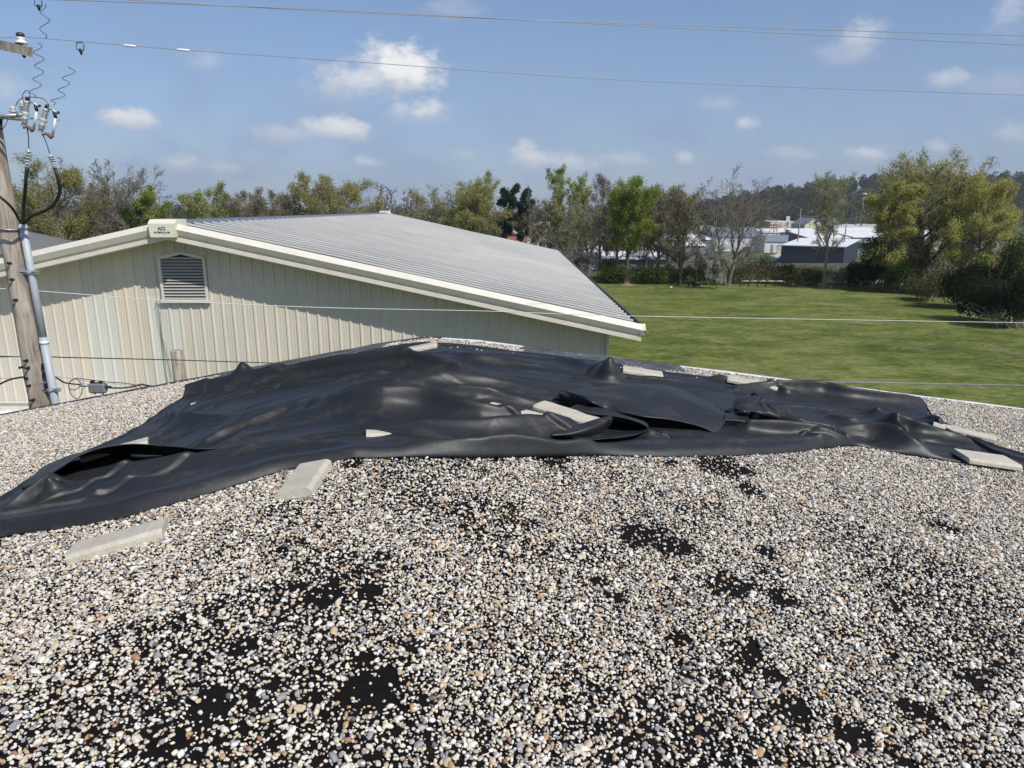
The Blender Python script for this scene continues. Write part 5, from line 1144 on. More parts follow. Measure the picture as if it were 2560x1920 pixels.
tree('yellow_tree', 'low spreading yellow-budding tree on the left flank of the huge one', 'tree', 2248, 462, 130, 70, 'yellow', group=G2, seed=52, bark='dark', base=.2, shape='round', n1=20, n2=9, n3=7, n4=4, leaf_n=34000, leaf_s=0.065, trunk_r=.24, up=.7)
tree('yellow_tree', 'low spreading yellow-budding tree leaning out of the right edge of the photo', 'tree', 2490, 446, 190, 66, 'yellow', group=G2, seed=53, bark='dark', base=.18, shape='round', n1=22, n2=9, n3=7, n4=4, leaf_n=52500, leaf_s=0.065, trunk_r=.26, up=.6)
for i, (px, yt, wp, Y_, sd, lab) in enumerate(((1452, 548, 70, 84, 61, 'low leafless thicket tree at the roof corner, left of the grey-brown tree'), (1530, 556, 70, 82, 62, 'low leafless thicket tree just left of the bright lime tree trunk'), (1612, 545, 80, 81, 63, 'low leafless thicket tree just right of the bright lime tree trunk'),
        (1684, 552, 70, 80, 64, 'low leafless thicket tree between the two brown twiggy trees'), (1752, 540, 80, 79, 65, 'low leafless thicket tree behind the white flowering tree'),  
        (2290, 560, 130, 74, 69, 'bare thicket tree under the left side of the huge yellow tree'), (2420, 570, 140, 68, 70, 'bare thicket tree under the right side of the huge yellow tree'))):
    tree('thicket_tree', lab, 'tree', px, yt, wp, Y_, 'scrub', group='leafless thicket trees', seed=sd, bark='brown', base=.1, shape='oval', n1=14, n2=8, n3=6, n4=4, trunk_r=.10, stems=3, spread=.2, up=1.1, leaf_n=2400, leaf_s=0.052)
for px, yt, wp, Y_, kd, sd, lab in ((1478, 468, 110, 92, 'olive', 81, 'second row budding tree behind the gap left of the grey-brown tree'), (1546, 476, 110, 94, 'olive', 82, 'second row olive tree showing left of the bright lime tree'), (1622, 474, 110, 92, 'pale', 83, 'second row pale budding tree showing right of the bright lime tree'),
        (1690, 482, 110, 95, 'olive', 84, 'second row olive tree between the two brown twiggy trees'), (1352, 498, 90, 98, 'brown', 86, 'second row twiggy tree right of the dark pines'),
        (1080, 470, 120, 100, 'olive', 88, 'budding tree between the bare trees and the tall pale elm'), (210, 455, 110, 82, 'olive', 89, 'olive tree filling the gap between the pole oak and the bare tree'), (735, 482, 100, 92, 'scrub', 90, 'olive scrubby tree just left of the rounded open-crowned tree')):
    tree('row_tree', lab, 'tree', px, yt, wp, Y_, kd, group='second row trees', seed=sd, bark='brown', base=.18, shape='round', n1=18, n2=8, n3=7, n4=4, trunk_r=.2, up=1.0, leaf_n=9000, leaf_s=.08)
# ---- bushes
def bush(name, label, px, ytop, wpx, Y_, kind, n, ls, seed, lumps=9, stems=8, zb=None, group=None, depth=1.0):
    rs = np.random.RandomState(seed); t0 = at(px, ytop, Y_); zb = float(ground_z(t0.x, Y_)) - .05 if zb is None else zb; H = t0.z - zb; Rw = wpx * .5 * (at(px + 100, ytop, Y_).x - t0.x) / 100
    o = thing(name, label, 'bush', (t0.x, Y_, zb), group)
    C_ = []; k = n // lumps
    for i in range(lumps):
        a = rs.rand() * 6.28; q = rs.rand() ** .5 * .62; c = np.array([math.cos(a) * q * Rw, math.sin(a) * q * Rw * depth, H * rs.uniform(.28, .74)]); r = np.array([Rw * .42, Rw * .42 * depth, H * .30]) * rs.uniform(.7, 1.15)
        d = rs.normal(0, 1, (k, 3)); d /= np.linalg.norm(d, axis=1, keepdims=True); C_.append(c + d * r * (rs.rand(k, 1) ** .28) * (1 + .18 * (value_noise(d[:, 0] * 3 + 9, d[:, 2] * 3 + d[:, 1] * 2 + 9, seed)[:, None] - .5) * 3))
    C_ = np.vstack(C_); C_[:, 2] = np.clip(C_[:, 2], .05, None)
    V_, Q_ = leaf_quads(C_, ls, rs)
    link('foliage', npmesh('foliage', V_, Q_), LM[kind], o)
    ns = stems; p0 = np.stack([rs.uniform(-.3, .3, ns) * Rw, rs.uniform(-.3, .3, ns) * Rw * depth, np.zeros(ns)], 1); p1 = p0 + np.stack([rs.uniform(-.5, .5, ns) * Rw, rs.uniform(-.5, .5, ns) * Rw * depth, rs.uniform(.6, .95, ns) * H], 1)
    pth = np.stack([p0, (p0 * .5 + p1 * .5) + rs.normal(0, .1, (ns, 3)), p1], 1); a, b = fast_tubes(pth, np.tile([.04, .028, .012], (ns, 1)), 4)
    link('stems', npmesh('stems', a, b, True), BM['brown'], o)
    return o
GB = 'bushes around the field'
BUSH = [
    (1438, 640, 110, 84, 'scrub', 3000, .10, 'brownish scrub at the far roof corner, left end of the far hedge'),
    (1545, 652, 130, 79, 'green', 5200, .09, 'dark green bush under the lime tree, in front of the long white shed'),
    (1640, 660, 110, 78, 'green', 4200, .09, 'dark green bush between the lime tree and the twin dark trunks'),
    (1700, 664, 90, 79, 'scrub', 2600, .08, 'dull scrub around the twin dark trunks'),
    (1768, 640, 100, 77, 'green', 4400, .08, 'fresh green bush beside the white flowering tree'),
    (1860, 655, 90, 78, 'scrub', 2800, .08, 'olive scrub behind the left end of the low rail'),
    (1905, 628, 90, 79, 'brown', 4200, .08, 'brown twiggy bush just left of the white car'),
    (1968, 650, 70, 78, 'green', 2900, .08, 'dark bush hiding the front of the white car'),
    (1965, 668, 120, 77, 'scrub', 3400, .08, 'low olive scrub behind the right end of the rail'),
    (2040, 662, 100, 77, 'scrub', 3600, .08, 'dark olive bush left of the conical tree trunk'),
    (2120, 664, 100, 77, 'brown', 3600, .08, 'brown scrub right of the conical tree trunk'),
    (2205, 588, 130, 72, 'dark', 9000, .10, 'tall glossy dark evergreen bush beside the blue-black shed'),
    (2160, 655, 90, 75, 'dark', 4200, .09, 'dark evergreen bush hugging the foot of the tall one on its left'),
    (2262, 640, 100, 69, 'green', 4600, .09, 'leafy green bush at the right foot of the tall dark evergreen'),
    (2310, 600, 120, 74, 'brown', 5200, .09, 'brown bare thicket under the huge yellow tree'),
    (2330, 668, 130, 63, 'scrub', 5200, .08, 'olive bramble spilling onto the grass at the right'),
    (2400, 630, 160, 66, 'brown', 6000, .09, 'brown thicket right of the huge tree trunk'),
    (2420, 655, 140, 58, 'dark', 7600, .09, 'dark bush mass in the middle of the right hedge'),
    (2500, 612, 160, 57, 'green', 8600, .09, 'ivy green mound standing highest in the right hedge'),
    (2560, 575, 110, 56, 'green', 6000, .09, 'green climber-covered bush at the right edge of the photo'),
    (2480, 690, 150, 51, 'dark', 7600, .08, 'dark shrub at the front of the right hedge'),
    (2575, 668, 140, 48, 'dark', 7600, .08, 'dark shrub nearest the camera at the right edge'),
    (430, 520, 120, 72, 'green', 3500, .11, 'green thicket behind the sign box'), (250, 515, 130, 76, 'brown', 4200, .10, 'brown thicket below the bare tree at left'),
    (560, 520, 130, 80, 'scrub', 3600, .11, 'scrub behind the ridge right of the sign box'), (690, 516, 160, 84, 'scrub', 4200, .11, 'scrub behind the middle of the ridge'),
    (770, 508, 120, 86, 'olive', 3600, .11, 'yellowish thicket at the foot of the open-crowned olive tree, left side'), (890, 505, 140, 87, 'olive', 4000, .11, 'yellowish thicket at the foot of the open-crowned olive tree, right side'),
    (1000, 512, 130, 92, 'brown', 3600, .11, 'brown thicket under the three bare trees'), (1180, 530, 180, 92, 'scrub', 5200, .12, 'olive thicket below the tree with the pines behind it'),
    (1290, 600, 110, 92, 'brown', 3600, .10, 'brown thicket left of the mint house'), (1390, 632, 110, 86, 'brown', 3200, .09, 'brown brush below the mint house'),
]
for i, (px, yt, wp, Y_, kd, n_, ls, lab) in enumerate(BUSH): bush('bush', lab, px, yt, wp, Y_, kd, n_, ls, 100 + i, group=GB, lumps=14)
# grey dead brush at the right edge
rs = np.random.RandomState(9); ns = 90; b0 = at(2540, 770, 49); p0 = np.stack([rs.uniform(-1.6, 2, ns), rs.uniform(-1, 1, ns), np.zeros(ns)], 1); d = np.stack([rs.normal(-.5, .8, ns), rs.normal(0, .5, ns), rs.uniform(.3, 1.1, ns)], 1)
pth = np.stack([p0, p0 + d * .8 + rs.normal(0, .08, (ns, 3)), p0 + d * 1.5 + rs.normal(0, .15, (ns, 3))], 1); a, b = fast_tubes(pth, np.tile([.02, .014, .006], (ns, 1)), 3)
o = link('dead_brush', npmesh('dead_brush', a, b), BM['grey']); o.location = (b0.x, 49, float(ground_z(b0.x, 49))); o['label'] = 'tangle of bare grey sticks at the right end of the hedge'; o['category'] = 'brush'
# ---- far woods
def wood(name, spots, kind_mats, seed, q=190, ls=.55):
    rs = np.random.RandomState(seed); Vs, Qs, mi, off = [], [], [], 0
    for (x, y, h, r, k) in spots:
        z = float(ground_z(x, y)); nl = int(q * (1 if k < 1 else 1.2)); lump = 6; C_ = []
        for j in range(lump):
            c = np.array([x + rs.uniform(-.5, .5) * r, y + rs.uniform(-.5, .5) * r, z + h * rs.uniform(.35, .85)]); d = rs.normal(0, 1, (nl // lump, 3)); d /= np.linalg.norm(d, axis=1, keepdims=True); C_.append(c + d * np.array([r * .55, r * .55, h * .22]) * rs.rand(len(d), 1) ** .33)
        C_ = np.vstack(C_); C_[0] = (x, y, z + h * .3); a, b = leaf_quads(C_, ls * (y / 350), rs); Vs.append(a); Qs.append(b + off); off += len(a); mi.append(np.full(len(b), k))
        t_ = np.array([[x - .2, y, z], [x + .2, y, z], [x + .15, y, z + h * .7], [x - .15, y, z + h * .7]]); Vs.append(t_); Qs.append(np.array([[0, 1, 2, 3]]) + off); off += 4; mi.append([2])
    me = npmesh(name, np.vstack(Vs), np.vstack(Qs), mi=np.concatenate(mi)); return link(name, me, kind_mats, kind='stuff')
rs = np.random.RandomState(77); sp = []
for i in range(640):
    y = rs.uniform(310, 430); x = rs.uniform(-.80, .34) * y; sp.append((x, y, rs.uniform(12, 17.5), rs.uniform(3.5, 6), 1 if rs.rand() < .10 else 0))
for i in range(330):
    y = rs.uniform(100, 200); x = rs.uniform(-.78, -.03) * y; sp.append((x, y, rs.uniform(8, 11.5) + (y - 100) * .035, rs.uniform(2.6, 4.4), 1 if rs.rand() < .08 else 0))
for i in range(90):
    y = rs.uniform(215, 320); x = rs.uniform(.03, .19) * y; sp.append((x, y, rs.uniform(7, 12), rs.uniform(3, 5), 1 if rs.rand() < .25 else 0))
wood('woodland', sp, [LM['wood1'], LM['wood2'], BM['brown']], 5, q=420, ls=.34)
sp = []
for i in range(1500):
    y = rs.uniform(400, 760); x = rs.uniform(.20, .95) * y
    if ground_z(x, y) < -5.5 and rs.rand() < .3: continue
    sp.append((x, y, rs.uniform(11, 19), rs.uniform(4, 7), 0 if rs.rand() < .30 else 1))
wood('hillside_woodland', sp, [LM['wood1'], LM['wood2'], BM['brown']], 6, q=190, ls=.46)
# ------------------------------------------------------------------ the town beyond the field
def pz(px, py, Y_): return at(px, py, Y_)
def roofmat(n, c): return wmat(n, c, .10, .4, rough=.6)
WR = roofmat('white_flat_roof', (.80, .80, .79)); GR = roofmat('slate_grey_roof', (.20, .225, .26)); CR = roofmat('cream_render', (.66, .61, .50)); WW = roofmat('white_render', (.74, .74, .72)); DK = wmat('blue_black_cladding', (.022, .030, .048), .15, 1, rough=.5)
RD = roofmat('dark_red_band', (.28, .045, .04)); BRK = roofmat('orange_brick', (.38, .17, .10)); MINT = roofmat('mint_render', (.53, .66, .57)); GL = mat('window_glass', (.03, .04, .045), .15); GYW = roofmat('grey_cladding', (.22, .24, .26)); YL = roofmat('yellow_cladding', (.62, .52, .05)); PUR = roofmat('purple_cladding', (.13, .07, .18)); PLK = roofmat('pale_yellow_render', (.66, .66, .46)); LG = roofmat('light_grey_metal', (.55, .56, .57))
def bld(label, x0, x1, ytop, ybase, Y_, depth, wall, roof, kind='flat', rise=0, doors=(), wins=(), band=None, over=.3, yaw=0, name='building', cat_='building'):
    """x0..x1: facade in the photo, ytop eaves line, ybase foot of the wall, at distance Y_"""
    a = pz(x0, ytop, Y_); b = pz(x1, ytop, Y_); zb = float(ground_z((a.x + b.x) / 2, Y_)) - .3; zt = a.z; L = b.x - a.x; h = zt - zb
    o = thing(name, label, cat_, ((a.x + b.x) / 2, Y_ + depth / 2, zb)); o.rotation_euler.z = R(yaw)
    MB().box((0, 0, h / 2), (L, depth, h)).build('wall', wall, o)
    if kind == 'flat':
        m = MB(); m.box((0, 0, h + .12), (L + over, depth + over, .24)); m.build('roof', roof, o)
    elif kind == 'slope':   # high at the back
        m = MB(); m.prism([(-L / 2 - over, -depth / 2 - over, h), (-L / 2 - over, depth / 2 + over, h + rise), (-L / 2 - over, depth / 2 + over, h + rise + .2), (-L / 2 - over, -depth / 2 - over, h + .2)], (L + 2 * over, 0, 0)); m.build('roof', roof, o)
        m = MB(); m.prism([(-L / 2, -depth / 2, h - .01), (-L / 2, depth / 2, h - .01), (-L / 2, depth / 2, h + rise - .02)], (L, 0, 0)); m.build('wall', wall, o)
    elif kind == 'gable':   # ridge runs along the facade
        m = MB(); m.prism([(-L / 2 - over, -depth / 2 - over, h), (-L / 2 - over, 0, h + rise), (-L / 2 - over, depth / 2 + over, h), (-L / 2 - over, depth / 2 + over, h - .15), (-L / 2 - over, 0, h + rise - .2), (-L / 2 - over, -depth / 2 - over, h - .15)], (L + 2 * over, 0, 0)); m.build('roof', roof, o)
        for s_ in (-1, 1): MB().prism([(s_ * (L / 2 - .1), -depth / 2, h - .01), (s_ * (L / 2 - .1), depth / 2, h - .01), (s_ * (L / 2 - .1), 0, h + rise - .22)], (.1 * s_, 0, 0)).build('gable', wall, o)
    elif kind == 'front':   # gable end faces us
        m = MB(); m.prism([(-L / 2 - over, -depth / 2 - over, h), (0, -depth / 2 - over, h + rise), (L / 2 + over, -depth / 2 - over, h), (L / 2 + over, -depth / 2 - over, h - .15), (0, -depth / 2 - over, h + rise - .2), (-L / 2 - over, -depth / 2 - over, h - .15)], (0, depth + 2 * over, 0)); m.build('roof', roof, o)
        MB().prism([(-L / 2, -depth / 2 + .01, h - .01), (L / 2, -depth / 2 + .01, h - .01), (0, -depth / 2 + .01, h + rise - .22)], (0, depth - .02, 0)).build('gable', wall, o)
    elif kind == 'hip':
        m = MB(); e = over; r_ = L * .12; A_ = [(-L / 2 - e, -depth / 2 - e, h), (L / 2 + e, -depth / 2 - e, h), (L / 2 + e, depth / 2 + e, h), (-L / 2 - e, depth / 2 + e, h)]; B_ = [(-r_, -.4, h + rise), (r_, -.4, h + rise), (r_, .4, h + rise), (-r_, .4, h + rise)]
        m.quadstrip([A_, B_], close=True, caps=True, smooth=False); m.build('roof', roof, o)
    if band: z0, z1, bm = band; MB().box((0, -depth / 2 - .06, (h * z0 + h * z1) / 2), (L + .05, .14, h * (z1 - z0))).build('fascia_band', bm, o)
    for (f, w_, hh, m_) in doors: MB().box((-L / 2 + L * f, -depth / 2 - .03, hh / 2 + .3), (w_, .08, hh)).build('door', m_, o)
    for (f, zf, w_, hh) in wins: MB().box((-L / 2 + L * f, -depth / 2 - .03, h * zf), (w_, .08, hh)).build('window', GL, o)
    return o
# mid distance
bld('two-storey mint green house with a white hipped roof seen through bare trees', 1318, 1402, 578, 612, 285, 12, MINT, WR, 'hip', 3.6, doors=[(.5, 1.0, 2.1, GL)], wins=[(.16, .84, 1.1, 1.3), (.37, .84, 1.1, 1.3), (.16, .45, 1.1, 1.3), (.8, .84, 1.1, 1.3)], over=.9)
bld('low wing on the right side of the mint green house', 1406, 1446, 594, 612, 290, 9, MINT, GR, 'gable', 1.3, wins=[(.4, .7, 1, 1)])
bld('orange brick house with a pink flat-pitched roof left of the mint house', 1268, 1316, 583, 606, 280, 10, BRK, roofmat('pink_grey_roof', (.45, .36, .34)), 'gable', 1.6, doors=[(.25, 1.5, 2.2, GL), (.55, 1.2, 2.0, WW)], wins=[(.78, .62, 1.2, 1.2)], over=.8)
bld('silver roofed hall half hidden by twigs behind the long metal roof', 1018, 1090, 563, 580, 210, 14, WW, LG, 'front', 3.4, wins=[(.5, .8, 1.2, .8)])
bld('second pale roof beside the silver roofed hall', 1092, 1142, 556, 580, 216, 14, WW, LG, 'gable', 1.2)
bld('cream house low behind the tree left of the dark pines', 1150, 1184, 572, 590, 200, 8, CR, LG, 'gable', 1.2)
bld('white block of flats far behind the trees at left', 128, 232, 556, 575, 175, 16, WW, LG, 'flat', wins=[(.2, .88, 1.2, 1.0), (.4, .88, 1.2, 1.0), (.6, .88, 1.2, 1.0), (.8, .88, 1.2, 1.0)])
bld('long low shed with a bright white roof behind the far hedge', 1500, 1668, 648, 672, 98, 9, GYW, WR, 'slope', .35, over=.5)
bld('small white block at the left end of the long low shed', 1474, 1499, 640, 690, 96, 8, WW, WR, 'flat')
bld('pale grey metal sheds stacked behind the trunk of the grey-brown tree', 1470, 1506, 608, 632, 150, 10, LG, GYW, 'slope', 1.0)
bld('grey shed with a low white roof left of the flowering tree', 1716, 1762, 614, 630, 205, 12, GYW, WR, 'gable', 1.2)
bld('white building with a tinted glass front behind the brown trees', 1648, 1684, 612, 626, 225, 12, WW, WR, 'flat', wins=[(.3, .55, 3.4, 1.8), (.72, .55, 3, 1.8)])
bld('long white roofed store behind the brown trees', 1560, 1780, 600, 616, 245, 14, GYW, WR, 'slope', 1.1)
bld('wide blue-grey metal warehouse behind the big bare tree', 1788, 1908, 592, 612, 255, 22, LG, GR, 'gable', 3.0, doors=[(.2, 4, 3, WW), (.6, 4, 3, WW)])
bld('long white warehouse with a blue-grey roof above the green verge', 1912, 2030, 604, 618, 240, 13, WW, GR, 'gable', 1.9, doors=[(.16, .8, 2.6, GYW), (.38, 3.6, 2.4, LG), (.62, 3.4, 2.3, LG), (.84, 1.0, 2.4, GL)])
bld('blue-black shed with a white roof nearest to the field', 2022, 2172, 617, 655, 172, 20, DK, WR, 'slope', 1.0, over=.25, yaw=-34)
bld('second blue-black building just behind the nearest one', 2028, 2128, 596, 612, 205, 18, DK, WR, 'slope', 1.2, over=.2, yaw=-3)
bld('dark shed with grey panels at the right of the blue-black buildings', 2134, 2230, 594, 612, 215, 14, GYW, WR, 'slope', 1.0, wins=[(.25, .6, 4, 1.4), (.6, .6, 4, 1.4)])
bld('white strip of shops with dark windows in the middle of the town', 2098, 2226, 580, 592, 290, 14, WW, WR, 'slope', 1.2, wins=[(.2, .5, 4, 1.6), (.34, .5, 3, 1.6), (.58, .5, 4, 1.6), (.72, .5, 3, 1.6)])
bld('low red fronted row with pale roofs', 2035, 2076, 575, 585, 320, 12, RD, GYW, 'flat', band=(.75, 1.0, RD))
bld('long pale shop with a red roof edge in mid town', 2096, 2168, 572, 584, 330, 14, CR, LG, 'slope', 1.2, band=(.78, 1.0, RD))
bld('pale yellow gabled store in the middle of the town', 2012, 2060, 562, 580, 370, 18, PLK, GR, 'front', 3.4, doors=[(.3, 3, 3, GL)])
bld('grey roofed store touching the pale yellow gable', 2062, 2100, 560, 575, 380, 16, WW, GR, 'gable', 3.0, band=(.6, .9, RD))
bld('big plain cream box store under the hanging white sign', 1926, 1999, 555, 575, 400, 40, CR, WR, 'flat', wins=[(.3, .45, 3, 1.2)], over=.1)
bld('white roofed store with a red stripe below the cream box store', 1908, 1996, 582, 592, 300, 14, CR, WR, 'slope', 1.3, band=(.3, .55, RD), doors=[(.8, 5, 2.6, DK)])
bld('flat white roofed depot in front of the cream box store', 1996, 2062, 584, 594, 285, 14, GYW, WR, 'slope', 1.4)
bld('shop with a purple corner and a red sign band', 1762, 1832, 538, 552, 480, 20, CR, LG, 'flat', band=(.55, 1.0, BRK), doors=[(.1, 10, 4.2, PUR)])
bld('pale store front left of the purple cornered shop', 1700, 1748, 552, 566, 430, 18, CR, WR, 'flat')
bld('cream row with dark doors behind the big bare tree', 1752, 1846, 566, 580, 340, 14, CR, WR, 'flat', doors=[(.3, 2, 2.6, GL), (.6, 2, 2.6, GL)])
bld('light roofed store on the left shoulder of the cream box store', 1856, 1922, 552, 564, 420, 20, CR, WR, 'flat')
bld('long pale roadside bank of shops left of the huge tree', 2106, 2220, 562, 572, 400, 14, CR, WR, 'flat')
bld('dark grey building with a cream side behind the huge tree', 2372, 2440, 556, 580, 300, 16, GYW, GYW, 'flat', doors=[(.55, 10, 3.4, CR)])
bld('small yellow building high up behind the huge tree', 2386, 2412, 544, 552, 420, 10, YL, WR, 'flat')
bld('white roofed store low behind the huge tree', 2286, 2372, 588, 600, 250, 14, WW, WR, 'slope', 1.2)
bld('grey windowed hall at the right behind the yellow branches', 2440, 2500, 590, 612, 230, 14, GYW, GYW, 'flat', wins=[(.2, .5, 2, 1.5), (.5, .5, 2, 1.5), (.8, .5, 2, 1.5)])
bld('white house small on the wooded slope', 2028, 2048, 536, 545, 470, 9, WW, GR, 'gable', 2.0, wins=[(.3, .5, 1.5, 1.2), (.7, .5, 1.5, 1.2)])
# parked vehicles, very small
def car(label, px, py, Y_, body, yaw=0, s=1.0, name='parked_car', kind='sedan', lights=True):
    p = at(px, py, Y_); zb = float(ground_z(p.x, Y_)); o = thing(name, label, 'car', (p.x, Y_, zb)); o.rotation_euler.z = R(yaw)
    side = [(-2.25, .35), (-2.28, .62), (-2.05, .86), (-1.35, .95), (-.85, 1.34), (-.2, 1.44), (.55, 1.38), (1.15, .96), (1.9, .82), (2.22, .62), (2.25, .35)]
    m = MB(); rows = []
    for yy, k, zk in ((-.86, .96, .98), (-.80, 1, 1.0), (-.62, 1, 1.0), (0, 1.0, 1.02), (.62, 1, 1.0), (.80, 1, 1.0), (.86, .96, .98)):
        rows.append([(x * k * s, (yy * (.80 if z > 1.0 else 1)) * s, (.3 + (z - .3) * zk) * s) for x, z in side])
    m.quadstrip(rows, close=True, caps=True); bd = m.build('body', body, o)
    m = MB()
    for sg in (-1, 1): m.poly([(x * s, sg * yv * s, z * s) for x, z, yv in ((-1.18, .97, .875), (-.78, 1.27, .72), (-.2, 1.36, .70), (.50, 1.30, .72), (.98, .97, .875))][::sg])
    m.build('side_windows', GL, o)
    MB().poly([(1.20 * s, -.62 * s, .97 * s), (1.20 * s, .62 * s, .97 * s), (.66 * s, .55 * s, 1.34 * s), (.66 * s, -.55 * s, 1.34 * s)]).build('windscreen', GL, o)
    for wx in (-1.35, 1.38):
        for sg in (-1, 1):
            m = MB(); m.lathe((wx * s, sg * .70 * s, .33 * s), (0, sg, 0), [(0, .30 * s), (.02, .33 * s), (.17 * s, .33 * s), (.19 * s, .29 * s)], 18); wl_ = m.build('wheel', blackc, o)
            MB().lathe((wx * s, sg * .885 * s, .33 * s), (0, sg, 0), [(0, .20 * s), (.015, .19 * s), (.02, .05)], 12).build('rim', galv, wl_)
    return o
white = mat('white_car_paint', (.80, .81, .82), .25); 
car('white sedan parked by the verge left of the stop sign', 1960, 645, 196, white, 8, 1.05)
silverp = mat('silver_car_paint', (.38, .39, .41), .3, .4); dkc = mat('dark_car_paint', (.03, .035, .05), .3); redc = mat('red_car_paint', (.35, .03, .03), .3)
for i, (px, py, Y_, mm, lab) in enumerate(((2048, 578, 300, white, 'white car parked by the red fronted row'), (2060, 590, 262, white, 'white van-like car near the depot, right of the flat white roof'), (1990, 596, 262, dkc, 'dark car in front of the red striped store'), (1972, 598, 262, silverp, 'silver car beside the dark one in front of the red striped store'),
                                       (2030, 568, 345, dkc, 'dark car before the pale yellow gable'), (2088, 588, 270, silverp, 'silver car left of the white strip of shops'), (2200, 568, 360, redc, 'red car on the road left of the huge tree'), (1880, 576, 330, silverp, 'silver car right of the cream row'), (1860, 578, 330, white, 'white car at the end of the cream row'), (2240, 570, 360, white, 'white car on the road below the pale roadside shops'))):
    car(lab, px, py, Y_, mm, 5 + 40 * (i % 3)); 
# kerb, road
def strip(name, pts, wd, m, z=.06):
    L_ = []
    for i, (x, y) in enumerate(pts):
        x2, y2 = pts[min(i + 1, len(pts) - 1)]; x1_, y1_ = pts[max(i - 1, 0)]; d = Vector((x2 - x1_, y2 - y1_)).normalized(); nn = Vector((-d.y, d.x)) * wd / 2
        L_.append([(x + nn.x, y + nn.y, float(ground_z(x + nn.x, y + nn.y)) + z), (x, y, float(ground_z(x, y)) + z), (x - nn.x, y - nn.y, float(ground_z(x - nn.x, y - nn.y)) + z)])
    return MB().quadstrip(L_).build(name, m, kind='structure')
asph = wmat('asphalt', (.085, .083, .080), .2, .5, rough=.9); concr = wmat('concrete_kerb', (.42, .40, .37), .15, 1, rough=.9)
def line(x0, y0, x1, y1, n=40): return [(x0 + (x1 - x0) * i / n, y0 + (y1 - y0) * i / n) for i in range(n + 1)]
strip('road', line(20, 188, 190, 176), 8, asph, .08); strip('kerb', line(20, 194, 190, 182), .6, concr, .2)
strip('parking_lot', line(90, 275, 260, 275), 26, asph, .10); strip('parking_lot', line(80, 350, 300, 350), 46, asph, .10); strip('road', line(60, 440, 420, 440), 10, asph, .12)
green = wmat('mown_verge', (.06, .13, .025), .25, .6, rough=.95); strip('verge', line(60, 214, 118, 212, 12), 26, green, .14)
# sand heap
def heap(label, px, py, Y_, rx, rz, m, name='dirt_heap'):
    p = at(px, py, Y_); rs = np.random.RandomState(int(px)); rows = []
    for i in range(9):
        f = i / 8; rows.append([(math.cos(a) * rx * (1 - f ** 1.4) * (1 + .15 * math.sin(a * 3 + px)), math.sin(a) * rx * .6 * (1 - f ** 1.4), rz * f * (1 + .1 * math.sin(a * 2))) for a in np.linspace(0, 2 * math.pi, 20, endpoint=False)])
    o = MB().quadstrip(rows, close=True).build(name, m); o.location = (p.x, Y_, float(ground_z(p.x, Y_)) - .02); o['label'] = label; o['category'] = 'heap'
heap('pale sand heap on the green verge above the white car', 1948, 622, 212, 3.2, 1.1, wmat('sand', (.50, .42, .27), .15, 2, rough=1)); dirt = wmat('bare_dirt', (.22, .16, .11), .3, 3, rough=1)
heap('small heap of brown dirt at the field edge right of the rail', 1992, 692, 76.5, 1.0, .45, dirt); heap('small heap of brown dirt under the hedge right of the roof corner', 1566, 705, 76, .8, .3, dirt)
# poles, signs
def upole(label, px, ytop, Y_, r=.14, arm=True, m=None):
    p = at(px, ytop, Y_); zb = float(ground_z(p.x, Y_)); o = thing('utility_pole', label, 'utility pole', (p.x, Y_, zb), 'utility poles in the town'); h = p.z - zb
    MB().tube([(0, 0, -.2), (0, 0, h * .5), (.05, 0, h)], [r * 1.2, r, r * .8], 8).build('post', m or BM['brown'], o)
    if arm: MB().box((.05, 0, h - .7), (2.3, .12, .12)).build('crossarm', BM['brown'], o)
upole('dark utility pole rising beside the red and white stop sign', 2002, 522, 185, .16, False); upole('tall dark utility pole right of the conical tree', 2116, 556, 180, .15, False)
upole('small pole in front of the cream box store', 1954, 556, 330, .15, False); upole('thin pole left of the white warehouse', 1936, 560, 300, .12, False); upole('thin pole by the pale yellow gable', 2025, 552, 300, .12, False); upole('pole with crossarm right of the long pale bank of shops', 2153, 538, 360, .16); upole('pole at the left shoulder of the conical tree', 1961, 570, 255, .1, False)
for k, (y0, y1) in enumerate(((540, 548), (545, 552), (550, 557))):
    wire('power_line', ('upper', 'middle', 'lower')[k] + ' of three thin power lines across the town', 'wire', [at(2002, y0, 190), at(2153, y1, 360), at(2400, y1 + 6, 430)], .035, alw, 'power lines across the town', sides=4)
ss = at(1999.5, 627, 182); o = thing('stop_sign', 'red and white round-cornered road sign on a short post beside the dark pole', 'road sign', (ss.x, 182, float(ground_z(ss.x, 182)))); hh = ss.z - float(ground_z(ss.x, 182))
MB().tube([(0, .06, 0), (0, .06, hh + .3)], .06, 6).build('post', BM['brown'], o)
oc = [(math.cos(R(22.5 + 45 * i)) * .44, -.04, hh + math.sin(R(22.5 + 45 * i)) * .44) for i in range(8)]
pl = MB().prism(oc, (0, .03, 0)).build('panel', mat('sign_red', (.55, .05, .05), .5), o); MB().box((0, -.055, hh), (.62, .02, .17)).build('white_bar', porcb, pl)
sg = at(1970, 547, 395); zb = float(ground_z(sg.x, 395)); o = thing('store_sign', 'white square store sign with a green mark on a tall pole', 'sign', (sg.x, 395, zb)); hh = sg.z - zb
MB().tube([(0, 0, 0), (0, 0, hh - 1)], .22, 8).build('post', iron, o); MB().box((0, 0, hh), (1.9, .5, 2.5)).build('panel', WW, o); MB().box((.02, -.27, hh + .25), (.75, .05, .75)).build('mark', mat('sign_green', (.12, .38, .28), .5), o)
